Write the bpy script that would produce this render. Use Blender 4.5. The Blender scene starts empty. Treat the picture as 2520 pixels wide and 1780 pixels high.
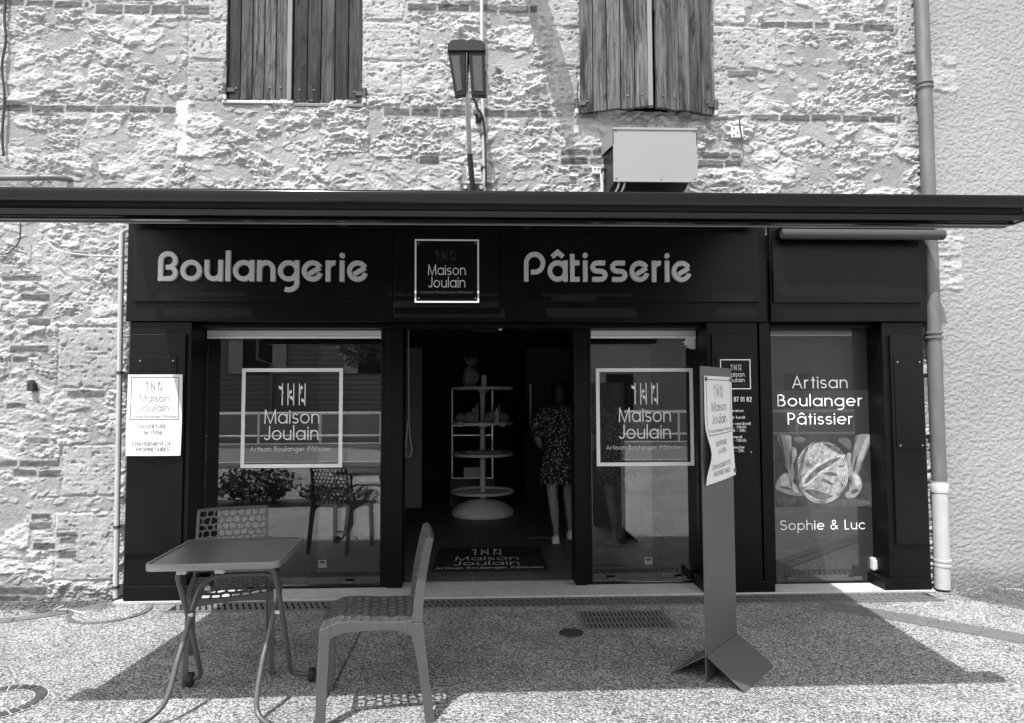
import bpy, bmesh, math, random
import numpy as np
from mathutils import Vector, Matrix

S = bpy.context.scene
R = math.radians
random.seed(7)

# ------------------------------------------------------------------ camera
FPX, TILT, YAW, ROLL, EYE, DIST = 1700.0, 3.19, 2.22, -0.2, 1.45, 5.256
PW, PH = 2520.0, 1780.0
def cam_axes():
    t, y, r = R(TILT), R(YAW), R(ROLL)
    fw = Vector((math.sin(y)*math.cos(t), math.cos(y)*math.cos(t), math.sin(t)))
    rt = Vector((math.cos(y), -math.sin(y), 0))
    up = rt.cross(fw)
    return rt*math.cos(r)+up*math.sin(r), up*math.cos(r)-rt*math.sin(r), fw
RT, UP, FW = cam_axes()
CPOS = Vector((0, -DIST, EYE))
cd = bpy.data.cameras.new("camera")
cam = bpy.data.objects.new("camera", cd)
S.collection.objects.link(cam)
cd.sensor_fit = 'HORIZONTAL'; cd.sensor_width = 36.0
cd.lens = 36.0*FPX/PW
cd.clip_start = 0.05; cd.clip_end = 500
cam.matrix_world = Matrix(((RT.x, UP.x, -FW.x, CPOS.x), (RT.y, UP.y, -FW.y, CPOS.y), (RT.z, UP.z, -FW.z, CPOS.z), (0, 0, 0, 1)))
S.camera = cam

# ------------------------------------------------------------------ world, sun, exposure
SUN = Vector((0.275, 0.46, -1.0)).normalized()      # travel direction of the sunlight
SKY_STRENGTH, SUN_STRENGTH, EXPOSURE = 0.15, 2.05, 1.70
elev = math.asin(-SUN.z)
wd = bpy.data.worlds.new("World"); S.world = wd; wd.use_nodes = True
wn = wd.node_tree.nodes; wl = wd.node_tree.links
sky = wn.new('ShaderNodeTexSky'); sky.sky_type = 'NISHITA'; sky.sun_disc = False
sky.sun_elevation = elev; sky.sun_rotation = math.atan2(-SUN.x, -SUN.y)
bw = wn.new('ShaderNodeRGBToBW')                    # the photograph is black and white
wl.new(sky.outputs[0], bw.inputs[0]); wl.new(bw.outputs[0], wn['Background'].inputs[0])
wn['Background'].inputs[1].default_value = SKY_STRENGTH
sd = bpy.data.lights.new("sun", 'SUN'); sd.energy = SUN_STRENGTH; sd.angle = R(0.5); sd.color = (1, 1, 1)
so = bpy.data.objects.new("sun", sd); S.collection.objects.link(so)
so.rotation_euler = SUN.to_track_quat('-Z', 'Y').to_euler(); so.location = (-3, -5, 9)
S.view_settings.view_transform = 'Standard'; S.view_settings.look = 'None'
S.view_settings.gamma = 1.0; S.view_settings.exposure = EXPOSURE

# ------------------------------------------------------------------ measured points: picture coordinates (2296 wide) on a known plane
K = PW/2296.0
def ray(x, y):
    return RT*((x*K-PW/2)/FPX) - UP*((y*K-PH/2)/FPX) + FW
def PY(x, y, Y):
    r = ray(x, y); t = (Y-CPOS.y)/r.y
    return CPOS + r*t
def PZ(x, y, Z):
    r = ray(x, y); t = (Z-CPOS.z)/r.z
    return CPOS + r*t
def rect(x0, y0, x1, y1, Y):
    a, b, c, d = PY(x0, y0, Y), PY(x1, y0, Y), PY(x0, y1, Y), PY(x1, y1, Y)
    return (a.x+c.x)/2, (b.x+d.x)/2, (c.z+d.z)/2, (a.z+b.z)/2      # x0, x1, z0, z1

# ------------------------------------------------------------------ materials (grey values only)
M = {}
def new_mat(name):
    m = bpy.data.materials.new(name); m.use_nodes = True; M[name] = m
    nt = m.node_tree
    return m, nt, nt.nodes, nt.links, nt.nodes['Principled BSDF']
def ramp(n, stops):
    r = n.new('ShaderNodeValToRGB')
    e = r.color_ramp.elements
    while len(e) < len(stops): e.new(0.5)
    for i, (p, v) in enumerate(stops):
        e[i].position = p; e[i].color = (v, v, v, 1)
    return r
def mat(name, v, rough=0.5, metal=0.0, var=0.12, scale=6.0, bump=0.0, bscale=60.0, spec=0.5, stretch=(1, 1, 1), coat=0.0):
    m, nt, n, l, b = new_mat(name)
    tc = n.new('ShaderNodeTexCoord'); mp = n.new('ShaderNodeMapping'); mp.inputs['Scale'].default_value = stretch
    l.new(tc.outputs['Object'], mp.inputs[0])
    nz = n.new('ShaderNodeTexNoise'); nz.inputs['Scale'].default_value = scale; nz.inputs['Detail'].default_value = 6
    nz.inputs['Roughness'].default_value = 0.65
    l.new(mp.outputs[0], nz.inputs['Vector'])
    rp = ramp(n, [(0.25, v*(1-var)), (0.75, min(0.95, v*(1+var)))])
    l.new(nz.outputs[0], rp.inputs[0]); l.new(rp.outputs[0], b.inputs['Base Color'])
    rr = n.new('ShaderNodeMapRange'); rr.inputs['To Min'].default_value = max(0.02, rough-0.07); rr.inputs['To Max'].default_value = min(1, rough+0.07)
    l.new(nz.outputs[0], rr.inputs[0]); l.new(rr.outputs[0], b.inputs['Roughness'])
    b.inputs['Metallic'].default_value = metal
    b.inputs['Specular IOR Level'].default_value = spec
    b.inputs['Coat Weight'].default_value = coat
    if bump:
        n2 = n.new('ShaderNodeTexNoise'); n2.inputs['Scale'].default_value = bscale; n2.inputs['Detail'].default_value = 4
        l.new(mp.outputs[0], n2.inputs['Vector'])
        bp = n.new('ShaderNodeBump'); bp.inputs['Strength'].default_value = bump; bp.inputs['Distance'].default_value = 0.01
        l.new(n2.outputs[0], bp.inputs['Height']); l.new(bp.outputs[0], b.inputs['Normal'])
    return m
mat('black_paint', 0.0035, 0.42, var=0.6, scale=2.5, bump=0.03, bscale=25, spec=0.18)
mat('black_panel', 0.004, 0.38, var=0.6, scale=2.0, bump=0.03, bscale=18, spec=0.20)
mat('black_frame', 0.003, 0.38, var=0.2, spec=0.18)
mat('awning_metal', 0.003, 0.14, var=0.6, scale=3, stretch=(0.3, 6, 6), spec=0.20)
mat('awning_cloth', 0.07, 0.85, var=0.15, scale=9, bump=0.2, bscale=220)
mat('aluminium', 0.42, 0.35, metal=0.6, var=0.1)
mat('letter_grey', 0.60, 0.5, var=0.05, scale=4)
mat('vinyl_white', 0.90, 0.5, var=0.03)
mat('vinyl_grey', 0.58, 0.5, var=0.03)
mat('print_dark', 0.05, 0.7, var=0.05)
mat('print_mid', 0.11, 0.7, var=0.05)
mat('print_pale', 0.27, 0.7, var=0.05)
mat('paper', 0.70, 0.75, var=0.03, scale=3)
mat('zinc', 0.14, 0.55, metal=0.25, var=0.25, scale=5, stretch=(3, 3, 0.7), bump=0.05)
mat('white_pipe', 0.42, 0.5, var=0.12, scale=8, stretch=(2, 2, 0.6))
mat('white_plastic', 0.55, 0.45, var=0.06)
mat('cable_black', 0.02, 0.6)
mat('hood_paint', 0.25, 0.55, var=0.04, scale=2)
mat('table_grey', 0.078, 0.34, var=0.16, scale=5, bump=0.05, bscale=160)
mat('tube_grey', 0.085, 0.36, metal=0.2, var=0.15)
mat('chair_grey', 0.070, 0.42, var=0.15, scale=7, bump=0.03, bscale=120)
mat('rubber', 0.015, 0.7)
mat('totem_grey', 0.072, 0.42, var=0.14, scale=3, bump=0.02, bscale=30)
mat('iron', 0.07, 0.6, metal=0.5, var=0.4, scale=30, bump=0.2, bscale=120)
mat('cast_iron', 0.13, 0.6, var=0.4, scale=30, bump=0.2, bscale=120)
mat('batten', 0.16, 0.6, var=0.1, scale=3)
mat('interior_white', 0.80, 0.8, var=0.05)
mat('blind_white', 0.62, 0.6, var=0.05)
mat('cover_stone', 0.12, 0.85, var=0.5, scale=9, bump=0.6, bscale=60)
mat('edge_glint', 0.15, 0.4, var=0.1)  # paler than the tabletop: the rim highlight is put into the colour
mat('soil', 0.03, 0.95, var=0.6, scale=12, bump=0.8, bscale=50)
mat('roll_grey', 0.05, 0.55, var=0.1, spec=0.3)
mat('setts_dark', 0.05, 0.8, var=0.5, scale=12, bump=0.4, bscale=60)
mat('void', 0.004, 0.95)
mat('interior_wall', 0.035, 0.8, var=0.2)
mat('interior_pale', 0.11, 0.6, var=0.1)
mat('steel', 0.55, 0.25, metal=1.0, var=0.1)
mat('arm_chrome', 0.75, 0.22, metal=0.9, var=0.1)
mat('stand_white', 0.90, 0.4, var=0.05)
mat('bread', 0.13, 0.8, var=0.5, scale=18, bump=0.4, bscale=40)
mat('bag', 0.30, 0.6, var=0.4, scale=14)
mat('skin', 0.30, 0.5, var=0.06)
mat('hair', 0.012, 0.5, var=0.4, scale=40, stretch=(1, 1, 0.1))
mat('shoe', 0.85, 0.6, var=0.15, scale=20)
mat('mat_black', 0.012, 0.95, var=0.4, scale=80, bump=0.5, bscale=400)
mat('leaf', 0.055, 0.6, var=0.7, scale=1.3)
mat('bark', 0.07, 0.9, var=0.4, scale=12, stretch=(3, 3, 0.5), bump=0.6, bscale=20)
mat('render_far', 0.22, 0.85, var=0.12, scale=1.2, bump=0.2, bscale=40)
mat('siding_far', 0.13, 0.8, var=0.15, scale=1.0, stretch=(0.3, 1, 18))
mat('roof_far', 0.12, 0.8, var=0.3, scale=6)
mat('kerb', 0.42, 0.85, var=0.2, scale=14, bump=0.3, bscale=60)
mat('asphalt', 0.16, 0.9, var=0.25, scale=40, bump=0.3, bscale=150)
mat('car_paint', 0.05, 0.2, var=0.03, coat=0.6)
mat('setts', 0.12, 0.8, var=0.25, scale=9, bump=0.4, bscale=50)
mat('brown_metal', 0.012, 0.55, var=0.3, spec=0.15)
mat('lamp_lens', 0.06, 0.5, var=0.2, spec=0.2)
mat('lamp_cap', 0.025, 0.6, var=0.4, scale=20, spec=0.2)

def glass_mat(name, tint, refl_boost):
    m, nt, n, l, b = new_mat(name)
    n.remove(b)
    out = n['Material Output']
    tr = n.new('ShaderNodeBsdfTransparent'); tr.inputs[0].default_value = (tint, tint, tint, 1)
    gl = n.new('ShaderNodeBsdfGlossy'); gl.inputs['Roughness'].default_value = 0.0; gl.inputs['Color'].default_value = (0.95, 0.95, 0.95, 1)
    fr = n.new('ShaderNodeFresnel'); fr.inputs['IOR'].default_value = 1.52
    ma = n.new('ShaderNodeMath'); ma.operation = 'MULTIPLY'; ma.use_clamp = True; ma.inputs[1].default_value = refl_boost
    l.new(fr.outputs[0], ma.inputs[0])
    mx = n.new('ShaderNodeMixShader')
    l.new(ma.outputs[0], mx.inputs[0]); l.new(tr.outputs[0], mx.inputs[1]); l.new(gl.outputs[0], mx.inputs[2])
    l.new(mx.outputs[0], out.inputs[0])
glass_mat('glass', 0.86, 2.9)      # two coated faces of an insulating pane
def poster_mat():
    m, nt, n, l, b = new_mat('poster_black')
    b.inputs['Base Color'].default_value = (0.022, 0.022, 0.022, 1); b.inputs['Roughness'].default_value = 0.5
    b.inputs['Coat Weight'].default_value = 1.0; b.inputs['Coat Roughness'].default_value = 0.02
    b.inputs['Coat IOR'].default_value = 1.8
poster_mat()

def stone_mat(name, bump_d, fine, rough=0.9):
    m, nt, n, l, b = new_mat(name)
    at = n.new('ShaderNodeAttribute'); at.attribute_name = 'tone'
    tc = n.new('ShaderNodeTexCoord')
    n1 = n.new('ShaderNodeTexNoise'); n1.inputs['Scale'].default_value = fine; n1.inputs['Detail'].default_value = 8; n1.inputs['Roughness'].default_value = 0.7
    l.new(tc.outputs['Object'], n1.inputs['Vector'])
    n3 = n.new('ShaderNodeTexNoise'); n3.inputs['Scale'].default_value = 1.1; n3.inputs['Detail'].default_value = 5
    l.new(tc.outputs['Object'], n3.inputs['Vector'])
    r1 = n.new('ShaderNodeMapRange'); r1.inputs['From Min'].default_value = .3; r1.inputs['From Max'].default_value = .7
    r1.inputs['To Min'].default_value = 0.82; r1.inputs['To Max'].default_value = 1.14
    l.new(n1.outputs[0], r1.inputs[0])
    r3 = n.new('ShaderNodeMapRange'); r3.inputs['From Min'].default_value = .3; r3.inputs['From Max'].default_value = .7
    r3.inputs['To Min'].default_value = 0.88; r3.inputs['To Max'].default_value = 1.08
    l.new(n3.outputs[0], r3.inputs[0])
    m1 = n.new('ShaderNodeMath'); m1.operation = 'MULTIPLY'; l.new(r1.outputs[0], m1.inputs[0]); l.new(r3.outputs[0], m1.inputs[1])
    m2 = n.new('ShaderNodeMath'); m2.operation = 'MULTIPLY'; l.new(m1.outputs[0], m2.inputs[0]); l.new(at.outputs['Fac'], m2.inputs[1])
    m3 = n.new('ShaderNodeMath'); m3.operation = 'MINIMUM'; m3.inputs[1].default_value = 0.88; l.new(m2.outputs[0], m3.inputs[0])
    l.new(m3.outputs[0], b.inputs['Base Color'])
    b.inputs['Roughness'].default_value = rough; b.inputs['Specular IOR Level'].default_value = 0.15
    n2 = n.new('ShaderNodeTexNoise'); n2.inputs['Scale'].default_value = fine*1.6; n2.inputs['Detail'].default_value = 6; n2.inputs['Roughness'].default_value = 0.7
    l.new(tc.outputs['Object'], n2.inputs['Vector'])
    bp = n.new('ShaderNodeBump'); bp.inputs['Strength'].default_value = 0.9; bp.inputs['Distance'].default_value = bump_d
    l.new(n2.outputs[0], bp.inputs['Height']); l.new(bp.outputs[0], b.inputs['Normal'])
stone_mat('stone', 0.011, 40)
stone_mat('roughcast', 0.006, 55)

def ground_mat():
    m, nt, n, l, b = new_mat('aggregate')
    tc = n.new('ShaderNodeTexCoord')
    v = n.new('ShaderNodeTexVoronoi'); v.inputs['Scale'].default_value = 115; v.feature = 'F1'
    l.new(tc.outputs['Object'], v.inputs['Vector'])
    sep = n.new('ShaderNodeSeparateColor'); l.new(v.outputs['Color'], sep.inputs[0])
    rp = ramp(n, [(0.0, 0.12), (0.3, 0.27), (0.62, 0.41), (1.0, 0.70)])
    l.new(sep.outputs[0], rp.inputs[0])
    big = n.new('ShaderNodeTexNoise'); big.inputs['Scale'].default_value = 0.9; big.inputs['Detail'].default_value = 5
    l.new(tc.outputs['Object'], big.inputs['Vector'])
    rb = n.new('ShaderNodeMapRange'); rb.inputs['From Min'].default_value = .3; rb.inputs['From Max'].default_value = .7; rb.inputs['To Min'].default_value = .74; rb.inputs['To Max'].default_value = 1.06
    l.new(big.outputs[0], rb.inputs[0])
    dist = ramp(n, [(0.0, 1.0), (0.55, 0.85), (0.9, 0.38)])
    sc = n.new('ShaderNodeMath'); sc.operation = 'MULTIPLY'; sc.inputs[1].default_value = 1.15
    l.new(v.outputs['Distance'], sc.inputs[0]); l.new(sc.outputs[0], dist.inputs[0])
    a = n.new('ShaderNodeMath'); a.operation = 'MULTIPLY'; l.new(rp.outputs[0], a.inputs[0]); l.new(dist.outputs[0], a.inputs[1])
    c = n.new('ShaderNodeMath'); c.operation = 'MULTIPLY'; l.new(a.outputs[0], c.inputs[0]); l.new(rb.outputs[0], c.inputs[1])
    last = c                                             # damp earth patches with shapes of their own
    gum = n.new('ShaderNodeTexVoronoi'); gum.inputs['Scale'].default_value = 1.7; l.new(tc.outputs['Object'], gum.inputs['Vector'])     # trodden gum and drips
    gr = ramp(n, [(0.028, 0.5), (0.040, 1.0)]); l.new(gum.outputs['Distance'], gr.inputs[0])
    pat = n.new('ShaderNodeTexNoise'); pat.inputs['Scale'].default_value = 3.4; pat.inputs['Detail'].default_value = 7; pat.inputs['Roughness'].default_value = .65; l.new(tc.outputs['Object'], pat.inputs['Vector'])
    pr = n.new('ShaderNodeMapRange'); pr.inputs['From Min'].default_value = .32; pr.inputs['From Max'].default_value = .62; pr.inputs['To Min'].default_value = .76; pr.inputs['To Max'].default_value = 1.06; l.new(pat.outputs[0], pr.inputs[0])
    for s_ in (gr, pr):
        mm = n.new('ShaderNodeMath'); mm.operation = 'MULTIPLY'; l.new(last.outputs[0], mm.inputs[0]); l.new(s_.outputs[0], mm.inputs[1]); last = mm
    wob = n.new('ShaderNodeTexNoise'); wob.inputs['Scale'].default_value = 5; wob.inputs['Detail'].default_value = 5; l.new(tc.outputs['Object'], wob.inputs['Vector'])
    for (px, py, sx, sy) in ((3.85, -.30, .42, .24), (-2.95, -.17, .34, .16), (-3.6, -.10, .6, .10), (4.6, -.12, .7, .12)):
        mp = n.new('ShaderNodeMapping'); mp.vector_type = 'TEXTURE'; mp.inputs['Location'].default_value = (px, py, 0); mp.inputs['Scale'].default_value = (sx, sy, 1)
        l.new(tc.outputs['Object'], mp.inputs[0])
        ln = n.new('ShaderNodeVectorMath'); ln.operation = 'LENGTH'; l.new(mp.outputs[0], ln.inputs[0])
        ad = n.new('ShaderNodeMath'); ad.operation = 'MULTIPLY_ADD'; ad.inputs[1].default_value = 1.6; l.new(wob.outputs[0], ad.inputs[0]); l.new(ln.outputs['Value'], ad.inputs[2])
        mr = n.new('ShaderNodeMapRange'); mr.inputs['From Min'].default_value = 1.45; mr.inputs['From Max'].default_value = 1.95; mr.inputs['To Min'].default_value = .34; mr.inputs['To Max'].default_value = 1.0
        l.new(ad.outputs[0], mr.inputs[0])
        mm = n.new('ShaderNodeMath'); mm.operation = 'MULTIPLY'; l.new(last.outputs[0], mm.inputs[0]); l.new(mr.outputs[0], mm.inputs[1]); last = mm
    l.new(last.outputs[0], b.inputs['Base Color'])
    b.inputs['Roughness'].default_value = 0.85; b.inputs['Specular IOR Level'].default_value = 0.25
    inv = n.new('ShaderNodeMath'); inv.operation = 'SUBTRACT'; inv.inputs[0].default_value = 1.0; l.new(v.outputs['Distance'], inv.inputs[1])
    bp = n.new('ShaderNodeBump'); bp.inputs['Strength'].default_value = 0.7; bp.inputs['Distance'].default_value = 0.006
    l.new(inv.outputs[0], bp.inputs['Height']); l.new(bp.outputs[0], b.inputs['Normal'])
ground_mat()
def wood_mat(name, lo, hi, seed, stain):
    m, nt, n, l, b = new_mat(name)
    tc = n.new('ShaderNodeTexCoord'); at = n.new('ShaderNodeAttribute'); at.attribute_name = 'tone'
    off = n.new('ShaderNodeVectorMath'); off.operation = 'ADD'                   # every plank has its own grain
    cmb = n.new('ShaderNodeCombineXYZ'); k = n.new('ShaderNodeMath'); k.operation = 'MULTIPLY'; k.inputs[1].default_value = 37.0
    l.new(at.outputs['Fac'], k.inputs[0]); l.new(k.outputs[0], cmb.inputs[0]); l.new(k.outputs[0], cmb.inputs[2])
    l.new(tc.outputs['Object'], off.inputs[0]); l.new(cmb.outputs[0], off.inputs[1])
    def noise(sc, scale, det, rough, dist=0.0):
        mp = n.new('ShaderNodeMapping'); mp.inputs['Scale'].default_value = sc; mp.inputs['Location'].default_value = (seed, 0, seed); l.new(off.outputs[0], mp.inputs[0])
        z = n.new('ShaderNodeTexNoise'); z.inputs['Scale'].default_value = scale; z.inputs['Detail'].default_value = det; z.inputs['Roughness'].default_value = rough; z.inputs['Distortion'].default_value = dist
        l.new(mp.outputs[0], z.inputs['Vector']); return z
    def mul(x, y):
        q = n.new('ShaderNodeMath'); q.operation = 'MULTIPLY'; l.new(x.outputs[0], q.inputs[0]); l.new(y.outputs[0] if y is not at else at.outputs['Fac'], q.inputs[1]); return q
    g = noise((60, 20, 2.2), 1.0, 6, .75, 1.2)                                     # fine grain
    rg = ramp(n, [(0.36, lo), (0.5, (lo+hi)*.5), (0.62, hi)]); l.new(g.outputs[0], rg.inputs[0])
    w = noise((9, 9, 1.3), 1.0, 7, .7, .8)                                         # weathering: dark lichen and bare streaks
    rw = ramp(n, [(0.38, stain), (0.50, 0.9), (0.66, 1.0)]); l.new(w.outputs[0], rw.inputs[0])
    c = noise((150, 40, 1.1), 1.0, 3, .6)                                          # long cracks
    rc = ramp(n, [(0.33, 0.25), (0.37, 1.0)]); l.new(c.outputs[0], rc.inputs[0])
    vk = n.new('ShaderNodeTexVoronoi'); vk.inputs['Scale'].default_value = 1.0; mk = n.new('ShaderNodeMapping'); mk.inputs['Scale'].default_value = (5.5, 1, 3.2); l.new(off.outputs[0], mk.inputs[0]); l.new(mk.outputs[0], vk.inputs['Vector'])
    rk = ramp(n, [(0.07, 0.35), (0.10, 0.75), (0.12, 1.0)]); l.new(vk.outputs['Distance'], rk.inputs[0])   # knots
    last = mul(mul(mul(mul(rg, rw), rc), rk), at)
    l.new(last.outputs[0], b.inputs['Base Color']); b.inputs['Roughness'].default_value = .75; b.inputs['Specular IOR Level'].default_value = .25
    bp = n.new('ShaderNodeBump'); bp.inputs['Strength'].default_value = .7; bp.inputs['Distance'].default_value = .004
    l.new(g.outputs[0], bp.inputs['Height']); l.new(bp.outputs[0], b.inputs['Normal'])
wood_mat('wood_dark', 0.008, 0.095, 3.0, .10)
wood_mat('wood_grey', 0.025, 0.19, 11.0, .18)
def floral_mat():
    m, nt, n, l, b = new_mat('floral')
    tc = n.new('ShaderNodeTexCoord')
    nz = n.new('ShaderNodeTexNoise'); nz.inputs['Scale'].default_value = 30; l.new(tc.outputs['Object'], nz.inputs['Vector'])
    mx = n.new('ShaderNodeMix'); mx.data_type = 'VECTOR'; mx.inputs[0].default_value = 0.03
    l.new(tc.outputs['Object'], mx.inputs[4]); l.new(nz.outputs['Color'], mx.inputs[5])
    v = n.new('ShaderNodeTexVoronoi'); v.inputs['Scale'].default_value = 42; l.new(mx.outputs[1], v.inputs['Vector'])
    rp = ramp(n, [(0.28, 0.42), (0.36, 0.012)])
    l.new(v.outputs['Distance'], rp.inputs[0]); l.new(rp.outputs[0], b.inputs['Base Color']); b.inputs['Roughness'].default_value = .8
floral_mat()
def tile_mat():
    m, nt, n, l, b = new_mat('floor_tile')
    tc = n.new('ShaderNodeTexCoord'); mp = n.new('ShaderNodeMapping'); mp.inputs['Location'].default_value = (0.1, 0.06, 0)
    l.new(tc.outputs['Object'], mp.inputs[0])
    br = n.new('ShaderNodeTexBrick'); br.offset = 0; br.inputs['Scale'].default_value = 1.0
    br.inputs['Brick Width'].default_value = .45; br.inputs['Row Height'].default_value = .45; br.inputs['Mortar Size'].default_value = .004
    br.inputs['Color1'].default_value = (.10, .10, .10, 1); br.inputs['Color2'].default_value = (.12, .12, .12, 1); br.inputs['Mortar'].default_value = (.22, .22, .22, 1)
    l.new(mp.outputs[0], br.inputs['Vector']); l.new(br.outputs[0], b.inputs['Base Color']); b.inputs['Roughness'].default_value = .5
tile_mat()

# ------------------------------------------------------------------ mesh building
COL = S.collection
def tag(o, label=None, cat=None, group=None, kind=None):
    if label: o['label'] = label
    if cat: o['category'] = cat
    if group: o['group'] = group
    if kind: o['kind'] = kind
    return o
def empty(name, loc=(0, 0, 0), rz=0.0):
    o = bpy.data.objects.new(name, None); COL.objects.link(o)
    o.location = loc; o.rotation_euler = (0, 0, rz); o.empty_display_size = .1
    return o
class MB:
    def __init__(s): s.v = []; s.f = []; s.tone = []
    def add(s, vs, fs, tone=1.0):
        k = len(s.v); s.v += [tuple(p) for p in vs]; s.f += [tuple(i+k for i in f) for f in fs]; s.tone += [tone]*len(vs)
        return s
    def box(s, x0, x1, y0, y1, z0, z1, tone=1.0):
        if x0 > x1: x0, x1 = x1, x0
        if y0 > y1: y0, y1 = y1, y0
        if z0 > z1: z0, z1 = z1, z0
        v = [(x0, y0, z0), (x1, y0, z0), (x1, y1, z0), (x0, y1, z0), (x0, y0, z1), (x1, y0, z1), (x1, y1, z1), (x0, y1, z1)]
        return s.add(v, [(0, 3, 2, 1), (4, 5, 6, 7), (0, 1, 5, 4), (1, 2, 6, 5), (2, 3, 7, 6), (3, 0, 4, 7)], tone)
    def prism(s, pts, fn, d0, d1, tone=1.0):            # polygon pts (u,v) extruded from depth d0 to d1 through fn(u,v,d)
        n = len(pts)
        v = [fn(u, w, d0) for u, w in pts]+[fn(u, w, d1) for u, w in pts]
        f = [tuple(range(n))[::-1], tuple(range(n, 2*n))]+[(i, (i+1) % n, (i+1) % n+n, i+n) for i in range(n)]
        return s.add(v, f, tone)
    def tube(s, pts, r, seg=10, cap=True, closed=False):
        P = [Vector(p) for p in pts]; n = len(P)
        rr = r if isinstance(r, (list, tuple)) else [r]*n
        rings = []; nrm = None
        for i in range(n):
            if closed: t = P[(i+1) % n]-P[i-1]
            else: t = (P[min(i+1, n-1)]-P[max(i-1, 0)])
            t.normalize()
            if nrm is None:
                a = Vector((0, 0, 1)) if abs(t.z) < .9 else Vector((1, 0, 0))
                nrm = (a-t*a.dot(t)).normalized()
            else: nrm = (nrm-t*nrm.dot(t)).normalized()
            b = t.cross(nrm)
            rings.append([P[i]+(nrm*math.cos(2*math.pi*k/seg)+b*math.sin(2*math.pi*k/seg))*rr[i] for k in range(seg)])
        v = [p for g in rings for p in g]; f = []
        m = n if closed else n-1
        for i in range(m):
            for k in range(seg):
                a = i*seg; b2 = ((i+1) % n)*seg
                f.append((a+k, a+(k+1) % seg, b2+(k+1) % seg, b2+k))
        if cap and not closed: f += [tuple(range(seg))[::-1], tuple(range((n-1)*seg, n*seg))]
        return s.add(v, f)
    def lathe(s, prof, c=(0, 0, 0), seg=32, axis='z', sy=1.0):
        v = []; f = []
        for r, h in prof:
            for k in range(seg):
                a = 2*math.pi*k/seg; u, w = r*math.cos(a), r*math.sin(a)*sy
                p = (u, w, h) if axis == 'z' else ((h, u, w) if axis == 'x' else (u, h, w))
                v.append((p[0]+c[0], p[1]+c[1], p[2]+c[2]))
        n = len(prof)
        for i in range(n-1):
            for k in range(seg): f.append((i*seg+k, i*seg+(k+1) % seg, (i+1)*seg+(k+1) % seg, (i+1)*seg+k))
        f += [tuple(range(seg))[::-1], tuple(range((n-1)*seg, n*seg))]
        return s.add(v, f)
    def build(s, name, m, parent=None, smooth=False, bevel=0.0, tone=False, seg=2):
        me = bpy.data.meshes.new(name); me.from_pydata([tuple(p) for p in s.v], [], s.f); me.update()
        bm = bmesh.new(); bm.from_mesh(me); bmesh.ops.recalc_face_normals(bm, faces=bm.faces); bm.to_mesh(me); bm.free()
        if tone:
            at = me.attributes.new('tone', 'FLOAT', 'POINT'); at.data.foreach_set('value', s.tone)
        me.materials.append(M[m] if isinstance(m, str) else m)
        o = bpy.data.objects.new(name, me); COL.objects.link(o)
        if parent is not None: o.parent = parent
        if smooth:
            me.polygons.foreach_set('use_smooth', [True]*len(me.polygons))
            me.set_sharp_from_angle(angle=R(40))
        if bevel:
            md = o.modifiers.new('bevel', 'BEVEL'); md.width = bevel; md.segments = seg; md.limit_method = 'ANGLE'; md.angle_limit = R(40)
        return o
def copy_tree(o, parent=None):
    c = o.copy(); COL.objects.link(c); c.parent = parent
    for ch in list(o.children): copy_tree(ch, c)
    return c
def bez(pts, n=8):                                       # Catmull-Rom through points
    P = [Vector(p) for p in pts]; out = []
    for i in range(len(P)-1):
        p0, p1, p2, p3 = P[max(i-1, 0)], P[i], P[i+1], P[min(i+2, len(P)-1)]
        for k in range(n):
            t = k/n
            out.append(0.5*((2*p1)+(p2-p0)*t+(2*p0-5*p1+4*p2-p3)*t*t+(3*p1-p0-3*p2+p3)*t**3))
    out.append(P[-1]); return out
def YZX(x):                                              # facade plane mapping: u=x, v=z, depth towards the street
    return lambda u, v, d: (u, x-d, v)

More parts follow.
